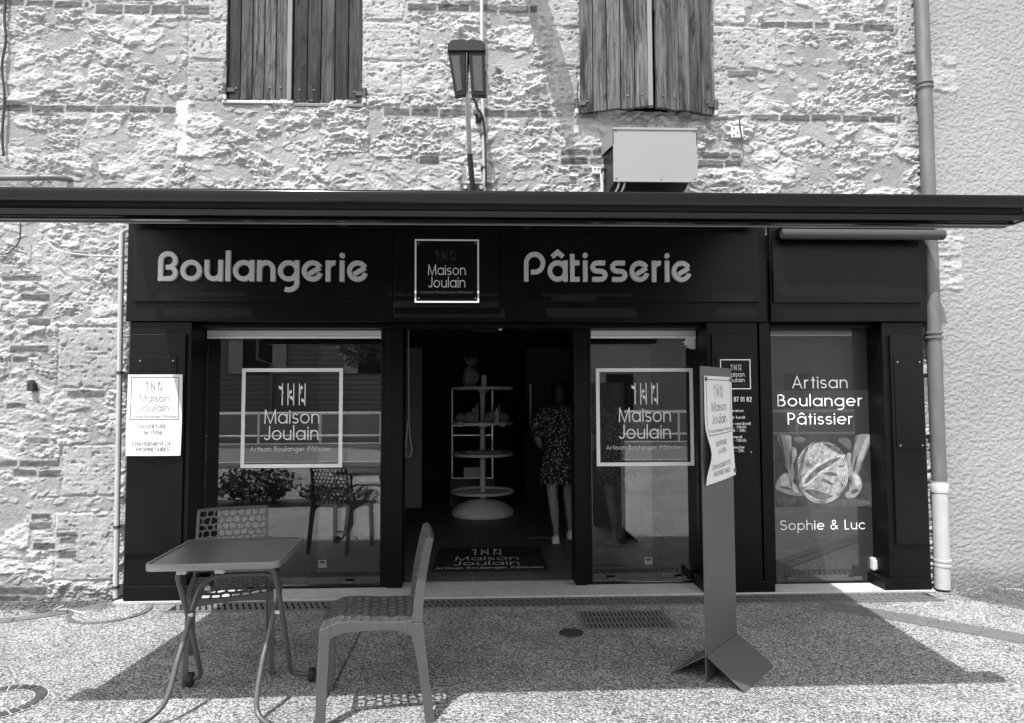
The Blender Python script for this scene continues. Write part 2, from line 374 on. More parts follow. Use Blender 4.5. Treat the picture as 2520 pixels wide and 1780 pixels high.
# ------------------------------------------------------------------ stroke lettering
def arc(cx, cy, rx, ry, a0, a1, n=10):
    return [(cx+rx*math.cos(R(a0+(a1-a0)*i/n)), cy+ry*math.sin(R(a0+(a1-a0)*i/n))) for i in range(n+1)]
def glyph(ch, w, xh, st):
    """centre lines of one letter: cap height 1, x-height xh, stroke w; returns strokes, width"""
    h = w/2; t = xh-h; C = 1-h; r = (t-h)/2; cy = h+r; x0 = h; L = []
    if ch == ' ': return [], .30
    if ch in 'oO0Q':
        if ch == 'o': return [('c', arc(h+r, cy, r, r, 0, 360, 24)[:-1])], 2*h+2*r
        rx = .36 if ch == 'O' else .25; ry = (1-w)/2
        return [('c', arc(h+rx, .5, rx, ry, 0, 360, 24)[:-1])], 2*h+2*rx
    if ch in 'aâdqgpb':
        x1 = h+2*r
        L = [('c', arc(h+r, cy, r, r, 0, 360, 24)[:-1])]
        if ch in 'aâ': L.append(('o', [(x1, xh), (x1, 0)]))
        if ch == 'd': L.append(('o', [(x1, 1.03), (x1, 0)]))
        if ch == 'p': L.append(('o', [(h, xh), (h, -.30)]))
        if ch == 'b': L.append(('o', [(h, 1.03), (h, 0)]))
        if ch == 'g': L.append(('o', [(x1, xh), (x1, -.06)]+arc(h+r, -.06, r, .22, 0, -115, 10)))
        if ch == 'â': L.append(('o', [(h+r-.2, xh+.12), (h+r, xh+.28), (h+r+.2, xh+.12)]))
        return L, 2*h+2*r
    if ch == 'e' or ch == 'é':
        if st == 'bauhaus':
            L = [('o', arc(h+r, cy, r, r, 28, 345, 24)), ('o', [(h+r-.48*r, cy-.42*r), (h+r+.93*r, cy+.42*r)])]
        else:
            L = [('o', arc(h+r, cy, r, r, 2, 318, 24)), ('o', [(h, cy), (h+2*r+h*.7, cy)])]
        if ch == 'é': L.append(('o', [(h+r, xh+.1), (h+r+.15, xh+.27)]))
        return L, 2*h+2*r
    if ch == 'c': return [('o', arc(h+r, cy, r, r, 42, 318, 20))], h+1.8*r
    if ch in 'nhmr':
        rn = r*.82
        top = 1.03 if ch == 'h' else xh
        L = [('o', [(h, 0), (h, top)])]
        if ch == 'r': 
            L.append(('o', arc(h+rn*.9, t-rn*.9, rn*.9, rn*.9, 180, 78, 8))); return L, h+rn*1.35
        if ch == 'm':
            q = rn*.8
            for k in (0, 1): L.append(('o', arc(h+q+2*q*k, t-q, q, q, 180, 0, 10)+[(h+2*q+2*q*k, 0)]))
            return L, 2*h+4*q
        L.append(('o', arc(h+rn, t-rn, rn, rn, 180, 0, 12)+[(h+2*rn, 0)])); return L, 2*h+2*rn
    if ch == 'u':
        rn = r*.82
        return [('o', [(h, xh)]+arc(h+rn, h+rn, rn, rn, 180, 360, 12)), ('o', [(h+2*rn, xh), (h+2*rn, 0)])], 2*h+2*rn
    if ch == 'l': return [('o', [(h, 0), (h, 1.03)])], w
    if ch == 'i': return [('o', [(h, 0), (h, xh)]), ('d', (h, xh+.17, max(h*1.15, .06)))], w
    if ch == 't':
        if st == 'bauhaus': return [('o', [(h, .93), (h, h), (h+.26, h)]), ('o', [(h, t), (h+.26, t)])], h+.30
        return [('o', [(h+.1, 0), (h+.1, .92)]), ('o', [(0, t), (.2+w, t)])], .2+w
    if ch in 'sS':
        T = t if ch == 's' else C; q = (T-h)/4; qx = q*1.25 if ch == 's' else q*1.15; cx = h+qx
        if st == 'bauhaus' and ch == 's':
            return [('o', [(h+2.7*qx, T)]+arc(cx+.1*qx, T-q, qx, q, 90, 270, 8)+arc(cx+.7*qx, h+q, qx, q, 90, -90, 8)+[(h, h)])], 2*h+2.7*qx
        return [('o', arc(cx, T-q, qx, q, 28, 270, 12)+arc(cx, h+q, qx*1.06, q, 90, -152, 12)[1:])], 2*h+2*qx
    if ch == 'v': return [('o', [(h, xh), (h+r*.9, h), (h+1.8*r, xh)])], 2*h+1.8*r
    if ch == 'P' or ch == 'R':
        q = (.5 if st != 'bauhaus' else .60)/2
        if st == 'bauhaus': return [('o', [(h, 0)]+arc(h+q, C-q, q, q, 180, -90, 18)+[(h+q*.55, C-2*q)])], 2*h+2*q
        L = [('o', [(h, 0), (h, C), (h+.22, C)]+arc(h+.22, C-q, q, q, 90, -90, 12)+[(h, C-2*q)])]
        if ch == 'R': L.append(('o', [(h+.2, C-2*q), (h+.46, 0)]))
        return L, 2*h+.22+q
    if ch == 'B':
        if st == 'bauhaus':
            q1 = .23; q2 = (C-2*q1-h)/2
            return [('o', [(h, 0)]+arc(h+q1*1.05, C-q1, q1*1.05, q1, 180, -90, 16)+[(h+.17, C-2*q1)]),
                    ('o', [(h+q1, C-2*q1)]+arc(h+.3, h+q2, q2, q2, 90, -90, 12)+[(h+.12, h)]), ('o', [(h+.12, h), (h-.0, h)])], 2*h+.3+q2
        q1 = (C-.52)/2; q2 = (.52-h)/2
        return [('o', [(h, .52), (h, C), (h+.2, C)]+arc(h+.2, C-q1, q1, q1, 90, -90, 10)+[(h, .52)]),
                ('o', [(h+.2, .52)]+arc(h+.26, .52-q2, q2, q2, 90, -90, 10)+[(h, h), (h, .52)])], 2*h+.26+q2
    if ch == 'M': return [('o', [(h, 0), (h+.04, 1)]), ('o', [(h+.03, C), (h+.40, h*.6), (h+.77, C)]), ('o', [(h+.76, 1), (h+.80, 0)])], .80+w
    if ch == 'N': return [('o', [(h, 0), (h, C), (h+.55, h), (h+.55, 1)])], .55+w
    if ch == 'J': return [('o', [(h+.36, 1)]+arc(h+.18, h+.2, .18, .2, 0, -165, 12))], .36+w
    if ch == 'A': return [('o', [(h*.6, 0), (h+.33, C), (h*1.4+.66, 0)]), ('o', [(h+.12, .32), (h+.54, .32)])], .66+w
    if ch == 'L': return [('o', [(h, 1), (h, h), (h+.38, h)])], .40+h
    if ch == 'U': return [('o', [(h, 1)]+arc(h+.25, h+.25, .25, .25, 180, 360, 12)+[(h+.5, 1)])], .5+w
    if ch == 'V': return [('o', [(h*.6, 1), (h+.3, h), (h*1.4+.6, 1)])], .6+w
    if ch == 'E': return [('o', [(h+.36, C), (h, C), (h, h), (h+.36, h)]), ('o', [(h, .52), (h+.33, .52)])], .4+h
    if ch == 'F': return [('o', [(h+.36, C), (h, C), (h, 0)]), ('o', [(h, .5), (h+.3, .5)])], .38+h
    if ch == 'T': return [('o', [(0, C), (.5, C)]), ('o', [(.25, C), (.25, 0)])], .5
    if ch == 'C': return [('o', arc(h+.38, .5, .38, (1-w)/2, 48, 312, 20))], .68+h
    if ch == 'G': return [('o', arc(h+.38, .5, .38, (1-w)/2, 48, 345, 20)+[(h+.75, .5), (h+.45, .5)])], .76+h
    if ch == 'H': return [('o', [(h, 0), (h, 1)]), ('o', [(h+.5, 0), (h+.5, 1)]), ('o', [(h, .5), (h+.5, .5)])], .5+w
    if ch == 'D': return [('c', [(h, h), (h+.25, h)]+arc(h+.25, .5, .33, (1-w)/2, -90, 90, 14)+[(h, C)])], .6+w
    if ch == 'I': return [('o', [(h, 0), (h, 1)])], w
    if ch == '1': return [('o', [(.02, .78), (.16, C), (.16, 0)])], .18+h
    if ch == '7': return [('o', [(0, C), (.45, C), (.14, 0)])], .48
    if ch == '6' or ch == '9':
        a = [('c', arc(h+.24, h+.26, .24, .26, 0, 360, 18)[:-1]), ('o', [(h+.02, h+.34), (h+.32, 1)])]
        if ch == '9': a = [('c', arc(h+.24, C-.26, .24, .26, 0, 360, 18)[:-1]), ('o', [(h+.46, C-.34), (h+.16, 0)])]
        return a, .48+w
    if ch == '8': return [('c', arc(h+.24, h+.25, .24, .25, 0, 360, 18)[:-1]), ('c', arc(h+.24, C-.19, .19, .19, 0, 360, 16)[:-1])], .48+w
    if ch == '2': return [('o', arc(h+.23, C-.23, .23, .23, 165, -35, 10)+[(h, h), (h+.48, h)])], .5+h
    if ch == '3': return [('o', arc(h+.2, C-.2, .2, .2, 150, -90, 10)), ('o', arc(h+.2, h+.25, .23, .25, 90, -150, 12))], .44+w
    if ch == '5': return [('o', [(h+.42, C), (h+.08, C), (h+.03, .55)]+arc(h+.2, h+.26, .24, .26, 120, -150, 12))], .46+w
    if ch == '-': return [('o', [(0, .38), (.28, .38)])], .28
    if ch == '/': return [('o', [(0, -.1), (.34, 1.05)])], .34
    if ch == '&': return [('o', [(h+.62, h+.02), (h+.17, .68)]+arc(h+.29, .78, .15, 1-h-.78, 200, -10, 10)+[(h+.40, .62)]+arc(h+.22, h+.23, .22, .23, 100, 300, 12)+[(h+.62, .42)])], .64+w
    return [], .3
def ribbon(mb, pts, w, fn, d, closed=False):
    n = len(pts); P = [Vector((p[0], p[1])) for p in pts]
    q = [P[0]]
    for p in P[1:]:
        if (p-q[-1]).length > 1e-6: q.append(p)
    P = q; n = len(P)
    if n < 2: return
    Lf, Rt = [], []
    for i in range(n):
        if closed: a, b = P[i]-P[i-1], P[(i+1) % n]-P[i]
        else:
            a = P[i]-P[i-1] if i > 0 else P[1]-P[0]
            b = P[i+1]-P[i] if i < n-1 else P[n-1]-P[n-2]
        a = a.normalized(); b = b.normalized()
        na, nb = Vector((-a.y, a.x)), Vector((-b.y, b.x))
        m = na+nb
        if m.length < 1e-3: m = na.copy()
        m.normalize(); c = max(m.dot(na), 0.5)
        Lf.append(P[i]+m*(w/2/c)); Rt.append(P[i]-m*(w/2/c))
    v = [fn(p.x, p.y, d) for p in Lf]+[fn(p.x, p.y, d) for p in Rt]
    f = []
    for i in range(n if closed else n-1):
        j = (i+1) % n; f.append((i, j, n+j, n+i))
    if d > 0.004:
        v += [fn(p.x, p.y, 0) for p in Lf]+[fn(p.x, p.y, 0) for p in Rt]
        for i in range(n if closed else n-1):
            j = (i+1) % n; f += [(2*n+i, 2*n+j, j, i), (n+i, n+j, 3*n+j, 3*n+i)]
        if not closed: f += [(0, n, 3*n, 2*n), (n-1, 2*n-1, 4*n-1, 3*n-1)]
    mb.add(v, f)
def text(mb, s, x0, x1, zb, cap, w, fn, d=0.001, xh=.70, st='geo', gap=.13):
    """letters of s between x0 and x1 on base line zb"""
    x = 0; items = []
    for ch in s:
        g, a = glyph(ch, w, xh, st); items.append((g, x)); x += a+gap
    tot = x-gap; sx = (x1-x0)/tot; k = 0
    for g, ox in items:
        for kind, p in g:
            dd = d+0.00015*(k % 9); k += 1
            F = lambda u, v, e: fn(x0+(u)*sx, zb+v*cap, e)
            if kind == 'd':
                cx, cy, rr = p; n = 12
                pts = [(ox+cx+rr*math.cos(2*math.pi*i/n), cy+rr*math.sin(2*math.pi*i/n)) for i in range(n)]
                if d > .004: mb.prism(pts, F, 0, dd)
                else: mb.add([F(u, v, dd) for u, v in pts], [tuple(range(n))])
            else:
                ribbon(mb, [(ox+u, v) for u, v in p], w, F, dd, kind == 'c')
def tw(mb, s, a, b, Yp, w, d=.001, **k):                 # text between two picture points: a=(x left, y cap top) b=(x right, y base)
    x0, x1, z0, z1 = rect(a[0], a[1], b[0], b[1], Yp)
    text(mb, s, x0, x1, z0, z1-z0, w, YZX(Yp), d, **k)
def square_line(mb, r, wd, Yp, d):
    x0, x1, z0, z1 = r; h = wd/2
    ribbon(mb, [(x0+h, z0+h), (x1-h, z0+h), (x1-h, z1-h), (x0+h, z1-h)], wd, YZX(Yp), d, True)
def sprigs(mb, r, fn, d, lw):
    """five upright stems with small leaves, inside r = x0,x1,z0,z1"""
    x0, x1, z0, z1 = r; W = x1-x0; H = z1-z0
    for i in range(5):
        x = x0+W*i/4; ribbon(mb, [(x, z0), (x, z1)], lw, fn, d)
    def leaf(px, pz, dx, dz):
        a = Vector((px, pz)); t = Vector((dx, dz)); nrm = Vector((-t.y, t.x))*.32
        pts = [a, a+t*.45+nrm, a+t, a+t*.5-nrm]
        mb.add([fn(p.x, p.y, d+.0004) for p in pts], [(0, 1, 2, 3)])
        ribbon(mb, [tuple(a), tuple(a+Vector((-dx*.35, -dz*.7)))], lw*.7, fn, d+.0003)
    s = W/4
    leaf(x0-.05*s, z0+.70*H, -.62*s, .2*H); leaf(x0+1.25*s, z0+.50*H, .35*s, .22*H); leaf(x0+1.85*s, z0+.24*H, -.5*s, .2*H)
    leaf(x0+3.25*s, z0+.68*H, .2*s, .24*H); leaf(x0+3.85*s, z0+.12*H, -.5*s, .2*H)
# ------------------------------------------------------------------ height-field walls
def _tab(seed): return np.random.RandomState(seed).rand(256, 256)
def vnoise(x, z, seed):
    T = _tab(seed); xi = np.floor(x).astype(int); zi = np.floor(z).astype(int); fx = x-xi; fz = z-zi
    fx = fx*fx*fx*(fx*(fx*6-15)+10); fz = fz*fz*fz*(fz*(fz*6-15)+10)
    a = T[xi & 255, zi & 255]; b = T[(xi+1) & 255, zi & 255]; c = T[xi & 255, (zi+1) & 255]; d = T[(xi+1) & 255, (zi+1) & 255]
    return (a*(1-fx)+b*fx)*(1-fz)+(c*(1-fx)+d*fx)*fz
def fbm(x, z, seed, o=4, g=.5):
    s = 0; a = 1; n = 0
    for i in range(o): s = s+a*vnoise(x*2**i+13.7*i, z*2**i+7.1*i, seed+i); n += a; a *= g
    return s/n
def ridged(x, z, seed, o=4):
    s = 0; a = 1; n = 0
    for i in range(o): s = s+a*(1-np.abs(2*vnoise(x*2**i+3.7*i, z*2**i+9.1*i, seed+i)-1)); n += a; a *= .55
    return s/n
def sstep(a, b, x):
    t = np.clip((x-a)/(b-a), 0, 1); return t*t*(3-2*t)
def voro(x, z, cx, cz, seed):
    u = x/cx; v = z/cz; iu = np.floor(u).astype(int); iv = np.floor(v).astype(int)
    T1, T2, T3 = _tab(seed), _tab(seed+1), _tab(seed+2)
    f1 = np.full(x.shape, 9.0); f2 = np.full(x.shape, 9.0); idv = np.zeros(x.shape)
    for du in (-1, 0, 1):
        for dv in (-1, 0, 1):
            a = (iu+du) & 255; b = (iv+dv) & 255
            px = iu+du+.1+.8*T1[a, b]; pz = iv+dv+.1+.8*T2[a, b]
            dd = np.sqrt((u-px)**2+(v-pz)**2)
            nf = dd < f1
            f2 = np.where(nf, f1, np.minimum(f2, dd)); idv = np.where(nf, T3[a, b], idv); f1 = np.where(nf, dd, f1)
    return f1, f2-f1, idv
def height_wall(name, x0, x1, z0, z1, st, func, holes, m, back=0.0):
    xs = np.arange(x0, x1+1e-6, st); zs = np.arange(z0, z1+1e-6, st)
    X, Z = np.meshgrid(xs, zs); h, tone = func(X, Z)
    nx, nz = len(xs), len(zs)
    co = np.stack([X, -h+back, Z], -1).reshape(-1, 3)
    cx = (X[:-1, :-1]+st/2); cz = (Z[:-1, :-1]+st/2)
    keep = np.ones(cx.shape, bool)
    for a, b, c, d in holes: keep &= ~((cx > a) & (cx < b) & (cz > c) & (cz < d))
    idx = np.arange(nx*nz).reshape(nz, nx)
    q = np.stack([idx[:-1, :-1], idx[:-1, 1:], idx[1:, 1:], idx[1:, :-1]], -1)[keep]
    nf = len(q)
    me = bpy.data.meshes.new(name)
    me.vertices.add(len(co)); me.vertices.foreach_set('co', co.astype(np.float32).ravel())
    me.loops.add(nf*4); me.loops.foreach_set('vertex_index', q.astype(np.int32).ravel())
    me.polygons.add(nf); me.polygons.foreach_set('loop_start', (np.arange(nf)*4).astype(np.int32))
    me.polygons.foreach_set('use_smooth', np.ones(nf, bool))
    me.update(calc_edges=True)
    at = me.attributes.new('tone', 'FLOAT', 'POINT'); at.data.foreach_set('value', tone.astype(np.float32).ravel())
    me.materials.append(M[m]); me.validate()
    o = bpy.data.objects.new(name, me); COL.objects.link(o); return o

def wr(x0, y0, x1, y1): return rect(x0, y0, x1, y1, 0.0)
ASHLAR = [wr(*r) for r in ((425, -60, 510, 45), (425, 52, 512, 135), (420, 140, 503, 225), (815, 52, 940, 135), (815, 140, 900, 215), (812, -60, 905, 45),
          (1205, -40, 1300, 60), (1240, 66, 1302, 150), (1235, 156, 1296, 235), (1600, -40, 1670, 55), (1600, 60, 1740, 160), (1600, 168, 1660, 255),
          (132, 735, 268, 870), (140, 1000, 265, 1112), (125, 1150, 262, 1300), (2015, -40, 2100, 120), (2015, 240, 2100, 330))]
COURSE = [(-80, 3, 200, 14), (215, 12, 470, 30), (915, 12, 1205, 26), (1705, 50, 1860, 62), (1870, 56, 2010, 70), (-80, 238, 435, 250), (861, 247, 1240, 262), (1683, 259, 2019, 271),
          (1257, 338, 1350, 350), (1257, 356, 1350, 369), (1565, 343, 1662, 353), (1565, 361, 1662, 373), (940, 352, 985, 366), (1630, 160, 1700, 172)]
LOOSE = [(5, 620, 95, 630), (48, 660, 112, 672), (62, 714, 112, 727), (24, 776, 110, 788), (28, 801, 64, 811), (150, 878, 235, 892), (15, 905, 60, 916),
         (60, 982, 110, 992), (0, 1034, 40, 1046), (44, 1034, 134, 1046), (30, 1054, 82, 1066), (86, 1054, 138, 1066), (70, 1152, 114, 1164), (66, 1170, 116, 1184),
         (126, 1192, 174, 1202), (135, 1208, 170, 1220), (132, 1236, 172, 1250), (75, 1217, 125, 1230), (0, 1316, 104, 1330), (0, 1338, 48, 1352), (50, 1340, 84, 1354), (0, 1362, 84, 1376), (150, 1392, 232, 1402), (160, 566, 200, 576)]
def win(X, Z, a, b, c, d, m=.06):
    """index window of the grid around a rectangle"""
    xs, zs = X[0], Z[:, 0]
    i0, i1 = np.searchsorted(xs, a-m), np.searchsorted(xs, b+m); j0, j1 = np.searchsorted(zs, c-m), np.searchsorted(zs, d+m)
    return None if i1 <= i0+1 or j1 <= j0+1 else (slice(j0, j1), slice(i0, i1))
def stone_func(X, Z):
    w1 = fbm(X*5, Z*5, 3)-.5; w2 = fbm(X*5, Z*5, 9)-.5
    wx = X+.16*w1; wz = Z+.10*w2
    f1, e, idv = voro(wx, wz, .30, .175, 21)
    big = fbm(X*1.3, Z*1.6, 31, 3)
    rag = fbm(X*20, Z*26, 41, 4, .6)-.5
    mask = sstep(.03, .16, e+.36*rag-.05)*sstep(.13, .20, idv+.55*(big-.5))
    n = fbm(wx*17+.8*w2, wz*30, 51, 3, .62)
    tr = n*9; fr = tr-np.floor(tr); terr = (np.floor(tr)+sstep(.45, .95, fr))/9
    n2 = fbm(X*7, Z*11, 53, 3)
    fine = fbm(X*52, Z*80, 91, 2, .7)-.5
    amp = .45+1.1*sstep(.35, .65, fbm(X*2.2, Z*2.8, 57, 3))
    stoneh = .004+.012*(idv-.4)+.036*amp*(.6*terr+.4*n-.48)+.030*(n2-.5)+.017*fine*amp
    mort = .016*(fbm(X*3, Z*3.5, 61, 3)-.5)+.006*(fbm(X*30, Z*30, 63, 4, .6)-.5)+.020*(big-.5)
    f1b, eb, idb = voro(wx+.02*rag, wz, .085, .05, 121)
    chip = sstep(.05, .22, eb+.3*rag)*sstep(.60, .66, idb+.6*(n2-.5))
    mort = mort+chip*(.005+.014*(terr-.4))
    h = stoneh*mask+mort*(1-mask)
    tone = (.335+.14*(big-.5)+.12*w1+.10*chip)*(1-mask)+(.49+.14*(idv-.5)+.38*(terr-.48))*mask
    for a, b, c, d in ASHLAR:
        s_ = win(X, Z, a, b, c, d)
        if s_ is None: continue
        x, z = X[s_], Z[s_]
        wob = .014*(fbm(x*14, z*14, 71)-.5)*2
        inn = np.minimum(np.minimum(x-a, b-x), np.minimum(z-c, d-z))+wob
        k = sstep(-.006, .012, inn); j = sstep(-.018, -.004, inn)*(1-k)
        pit = np.maximum(0, fbm(x*30, z*30, 73, 3)-.62)
        ha = .006+.012*(fbm(x*7, z*9, 77)-.5)-.06*pit+.010*(ridged(x*20, z*30, 79, 3)-.5)
        h[s_] = (h[s_]*(1-k)+ha*k)*(1-j)-.006*j
        tone[s_] = tone[s_]*(1-k)+(.42+.16*(fbm(x*4, z*4, 75)-.5))*k
    rs = np.random.RandomState(5)
    for (px0, py0, px1, py1), loose in [(c, 0) for c in COURSE]+[(c, 1) for c in LOOSE]:
        a, b, c, d = wr(px0, py0, px1, py1); c -= .005; d += .005
        x0 = a
        while x0 < b-.03:
            ln = min(b-x0, (.20+.06*rs.rand()) if not loose else b-a); dz = .006*(rs.rand()-.5); tb = .10+.07*rs.rand(); hb = -.002+.010*rs.rand(); sd = int(9*rs.rand())
            s_ = win(X, Z, x0, x0+ln, c, d, .05)
            if s_ is not None:
                x, z = X[s_], Z[s_]
                ed = .006*(fbm(x*22, z*26, 81+sd, 3)-.5)*2
                inn = np.minimum(np.minimum(x-x0, x0+ln-x), np.minimum(z-c-dz, d+dz-z))+ed
                k = sstep(-.002, .006, inn); j = sstep(-.024, -.004, inn)*(1-k)
                hh = h[s_]*(1-j)+(.001+mort[s_])*j
                h[s_] = hh*(1-k)+(hb+.010*(fbm(x*20, z*40, 85)-.5)+.003)*k
                tt = tone[s_]*(1-j)+.40*j
                tone[s_] = tt*(1-k)+tb*(.75+.5*fbm(x*30, z*30, 87, 2))*k
            x0 += ln+.006
    a, b, c, d = wr(392, 222, 428, 352)                     # a smear of white plaster below the left shutters
    s_ = win(X, Z, a, b, c, d, .1); x, z = X[s_], Z[s_]
    pl = sstep(0, .03, np.minimum(np.minimum(x-a, b-x), np.minimum(z-c, d-z))+.05*(fbm(x*10, z*8, 95)-.5))
    h[s_] += .014*pl*fbm(x*20, z*18, 97); tone[s_] = tone[s_]*(1-pl)+.86*pl
    foot = sstep(.20, .0, Z+.22*(fbm(X*4, Z*4, 99)-.5))     # damp dirt at the foot of the wall
    return h, .90*tone*(1-.45*foot)
SHOP = (-2.52, 3.30, -1, 2.62)
LW = rect(507, 0, 812, 224, 0); RW = rect(1316, 0, 1580, 252, 0)
TOPZ = 5.5
w = height_wall('stone_wall', -4.9, 3.46, -.05, TOPZ, .0058, stone_func,
                [SHOP, (LW[0], LW[1], LW[2], 5.3), (RW[0], RW[1], RW[2], 5.3)], 'stone')
tag(w, 'rough pale rubble stone wall with thin dark brick courses around the shopfront', 'wall')
def cast_func(X, Z):
    b = fbm(X*48, Z*62, 201, 2, .65); s = .0042*sstep(.34, .66, b)+.002*(ridged(X*60, Z*70, 205, 2)-.5)
    # bare patch of old stone high on the edge
    a, c, d, e = wr(2095, 125, 2145, 215)
    k = sstep(0, .03, np.minimum(np.minimum(X-a+.1, c-X), np.minimum(Z-d, e-Z))+.06*(fbm(X*9, Z*9, 209)-.5))
    a, c, d, e = wr(2095, 520, 2160, 660)
    k2 = sstep(0, .03, np.minimum(np.minimum(X-a+.1, c-X), np.minimum(Z-d, e-Z))+.07*(fbm(X*9, Z*9, 211)-.5))
    k = np.maximum(k, k2)
    s = s*(1-k)+.03*(ridged(X*10, Z*15, 213, 4)-.4)*k
    foot = sstep(.22, .02, Z+.15*(fbm(X*5, Z*5, 215)-.5))
    t = (.36+.05*(fbm(X*2, Z*2, 217)-.5))*(1-k)+.44*k
    return s, .84*t*(1-.35*foot)
w = height_wall('roughcast_wall', 3.445, 5.6, -.05, TOPZ, .0065, cast_func, [], 'roughcast', back=-.022)
tag(w, 'pale roughcast rendered wall beyond the drainpipe at the far end', 'wall')
mb = MB()                                                  # body of the masonry behind the faces, with the reveals of the openings
for a, b, c, d in ((-4.9, SHOP[0], -.05, TOPZ), (SHOP[1], 5.6, -.05, TOPZ), (SHOP[0], LW[0], 2.62, TOPZ), (LW[1], RW[0], 2.62, TOPZ), (RW[1], SHOP[1], 2.62, TOPZ),
                   (LW[0], LW[1], 2.62, LW[2]), (RW[0], RW[1], 2.62, RW[2]), (LW[0], LW[1], 5.3, TOPZ), (RW[0], RW[1], 5.3, TOPZ)):
    mb.box(a, b, .03, .38, c, d)
core = mb.build('masonry_wall', 'render_far'); tag(core, 'thick masonry behind the stone facing of the shop', 'wall', kind='structure')

# ------------------------------------------------------------------ ground and street
def sheet(name, x0, x1, y0, y1, z, m):
    mb = MB(); mb.add([(x0, y0, z), (x1, y0, z), (x1, y1, z), (x0, y1, z)], [(0, 1, 2, 3)])
    return tag(mb.build(name, m), kind='structure')
sheet('ground', -90, 90, -110, 70, 0, 'aggregate')
mb = MB(); mb.box(-2.66, 3.36, -.135, .45, 0.002, .022); o = mb.build('doorstep', 'kerb', bevel=.004)
tag(o, kind='structure')
sheet('road', -90, 90, -16, -9.75, .004, 'asphalt')
for y in (-9.75, -16.15):
    mb = MB(); x = -30
    while x < 30: mb.box(x, x+.98, y, y+.15, 0, .12); x += .99
    tag(mb.build('kerb', 'kerb', bevel=.01), kind='structure')

# ------------------------------------------------------------------ shopfront cladding
FY, PYF = -.13, -.105
shop = empty('shopfront', (.35, 0, 0)); tag(shop, 'black panelled bakery shopfront cladding with fascia, pilasters and base blocks', 'shopfront')
def part(mb, name, m, parent=shop, **k):
    o = mb.build(name, m, None, **k); o.parent = parent; o.matrix_parent_inverse = Matrix.Translation(parent.location).inverted() if parent.type == 'EMPTY' else Matrix()
    return o
zt = 2.86
fx0, fx1, fz0, _ = rect(284, 560, 1716, 721, FY)
mb = MB(); mb.box(fx0, fx1, FY, .03, fz0, zt); part(mb, 'fascia', 'black_paint', bevel=.003)
gx0, gx1, gz0, _ = rect(1727, 560, 2077, 721, FY)
mb = MB(); mb.box(gx0, gx1, FY, .03, gz0, zt); part(mb, 'fascia', 'black_paint', bevel=.003)
mb = MB(); mb.box(fx1, gx0, -.095, .03, gz0, zt); part(mb, 'joint_strip', 'black_frame')
for x0, y0, x1, y1 in ((300, 515, 880, 677), (882, 515, 1119, 690), (1121, 515, 1702, 677), (1733, 543, 2064, 679)):
    a, b, c, d = rect(x0, y0, x1, y1, FY-.022)
    mb = MB(); mb.box(a, b, FY-.022, FY, c, d); part(mb, 'fascia_panel', 'black_panel', bevel=.003)
def pilaster(x0, x1, panel, cap, inner):
    a, b, _, _ = rect(x0, 722, x1, 1320, PYF)
    mb = MB(); mb.box(a, b, PYF, inner, .02, fz0-.003); part(mb, 'pilaster', 'black_paint', bevel=.003)
    if panel:
        p = rect(*panel, PYF-.02); mb = MB(); mb.box(p[0], p[1], PYF-.02, PYF, p[2], p[3]); part(mb, 'pilaster_panel', 'black_panel', bevel=.003)
    p = rect(*cap, PYF-.022); mb = MB(); mb.box(p[0], p[1], PYF-.022, inner-.02, .004, p[3]); part(mb, 'base_block', 'black_paint', bevel=.004)
pilaster(284, 424, (285, 750, 411, 1243), (277, 1315, 427, 1350), .16)
pilaster(1590, 1704, (1600, 750, 1697, 1225), (1580, 1304, 1739, 1335), .16)
pilaster(1986, 2078, (2003, 752, 2074, 1222), (1985, 1299, 2090, 1326), .16)
a, b, _, _ = rect(1708, 722, 1731, 1300, PYF+.01)
mb = MB(); mb.box(a, b, PYF+.01, .16, .02, fz0-.003); part(mb, 'jamb', 'black_paint', bevel=.003)
# recessed head above the windows, posts beside the door
GY = .18
hx0, hx1 = rect(424, 722, 1986, 740, GY)[:2]
mb = MB(); mb.box(-2.3, 3.24, .0, .14, 2.0, fz0-.004); part(mb, 'window_head', 'black_frame', bevel=.003)

# ------------------------------------------------------------------ shop windows
def window_thing(name, label, x0, y0, x1, y1, fr, bottom, loc_y=GY):
    """glass between picture x0..x1, frame members of width fr (left, right) metres"""
    a, b, c, d = rect(x0, y0, x1, y1, GY)
    t = empty(name, ((a+b)/2, GY, .02)); tag(t, label, 'window')
    mb = MB()
    mb.box(a-fr[0], a, GY-.035, GY+.035, .024, d+.05); mb.box(b, b+fr[1], GY-.035, GY+.035, .024, d+.05)
    mb.box(a, b, GY-.034, GY+.034, d, d+.05); mb.box(a, b, GY-.034, GY+.034, .024, c)
    part(mb, 'frame', 'black_frame', t, bevel=.003)
    mb = MB(); mb.box(a+.001, b-.001, GY-.003, GY+.003, c+.001, d-.001); part(mb, 'pane', 'glass', t)
    for fxx in (.18, .82):
        mb = MB(); q = a+(b-a)*fxx; mb.box(q-.035, q+.035, GY-.045, GY-.036, .055, .075); part(mb, 'drain_cover', 'tube_grey', t, bevel=.002)
    return t, (a, b, c, d)
wl_, WL = window_thing('shop_window', 'wide shop window left of the doorway with square white logo', 461, 741, 855, 1313, (.12, .11), 1325)
wr_, WR = window_thing('shop_window', 'narrower shop window right of the doorway with square white logo', 1325, 741, 1563, 1305, (.12, .10), 1318)
DY = GY-.0045
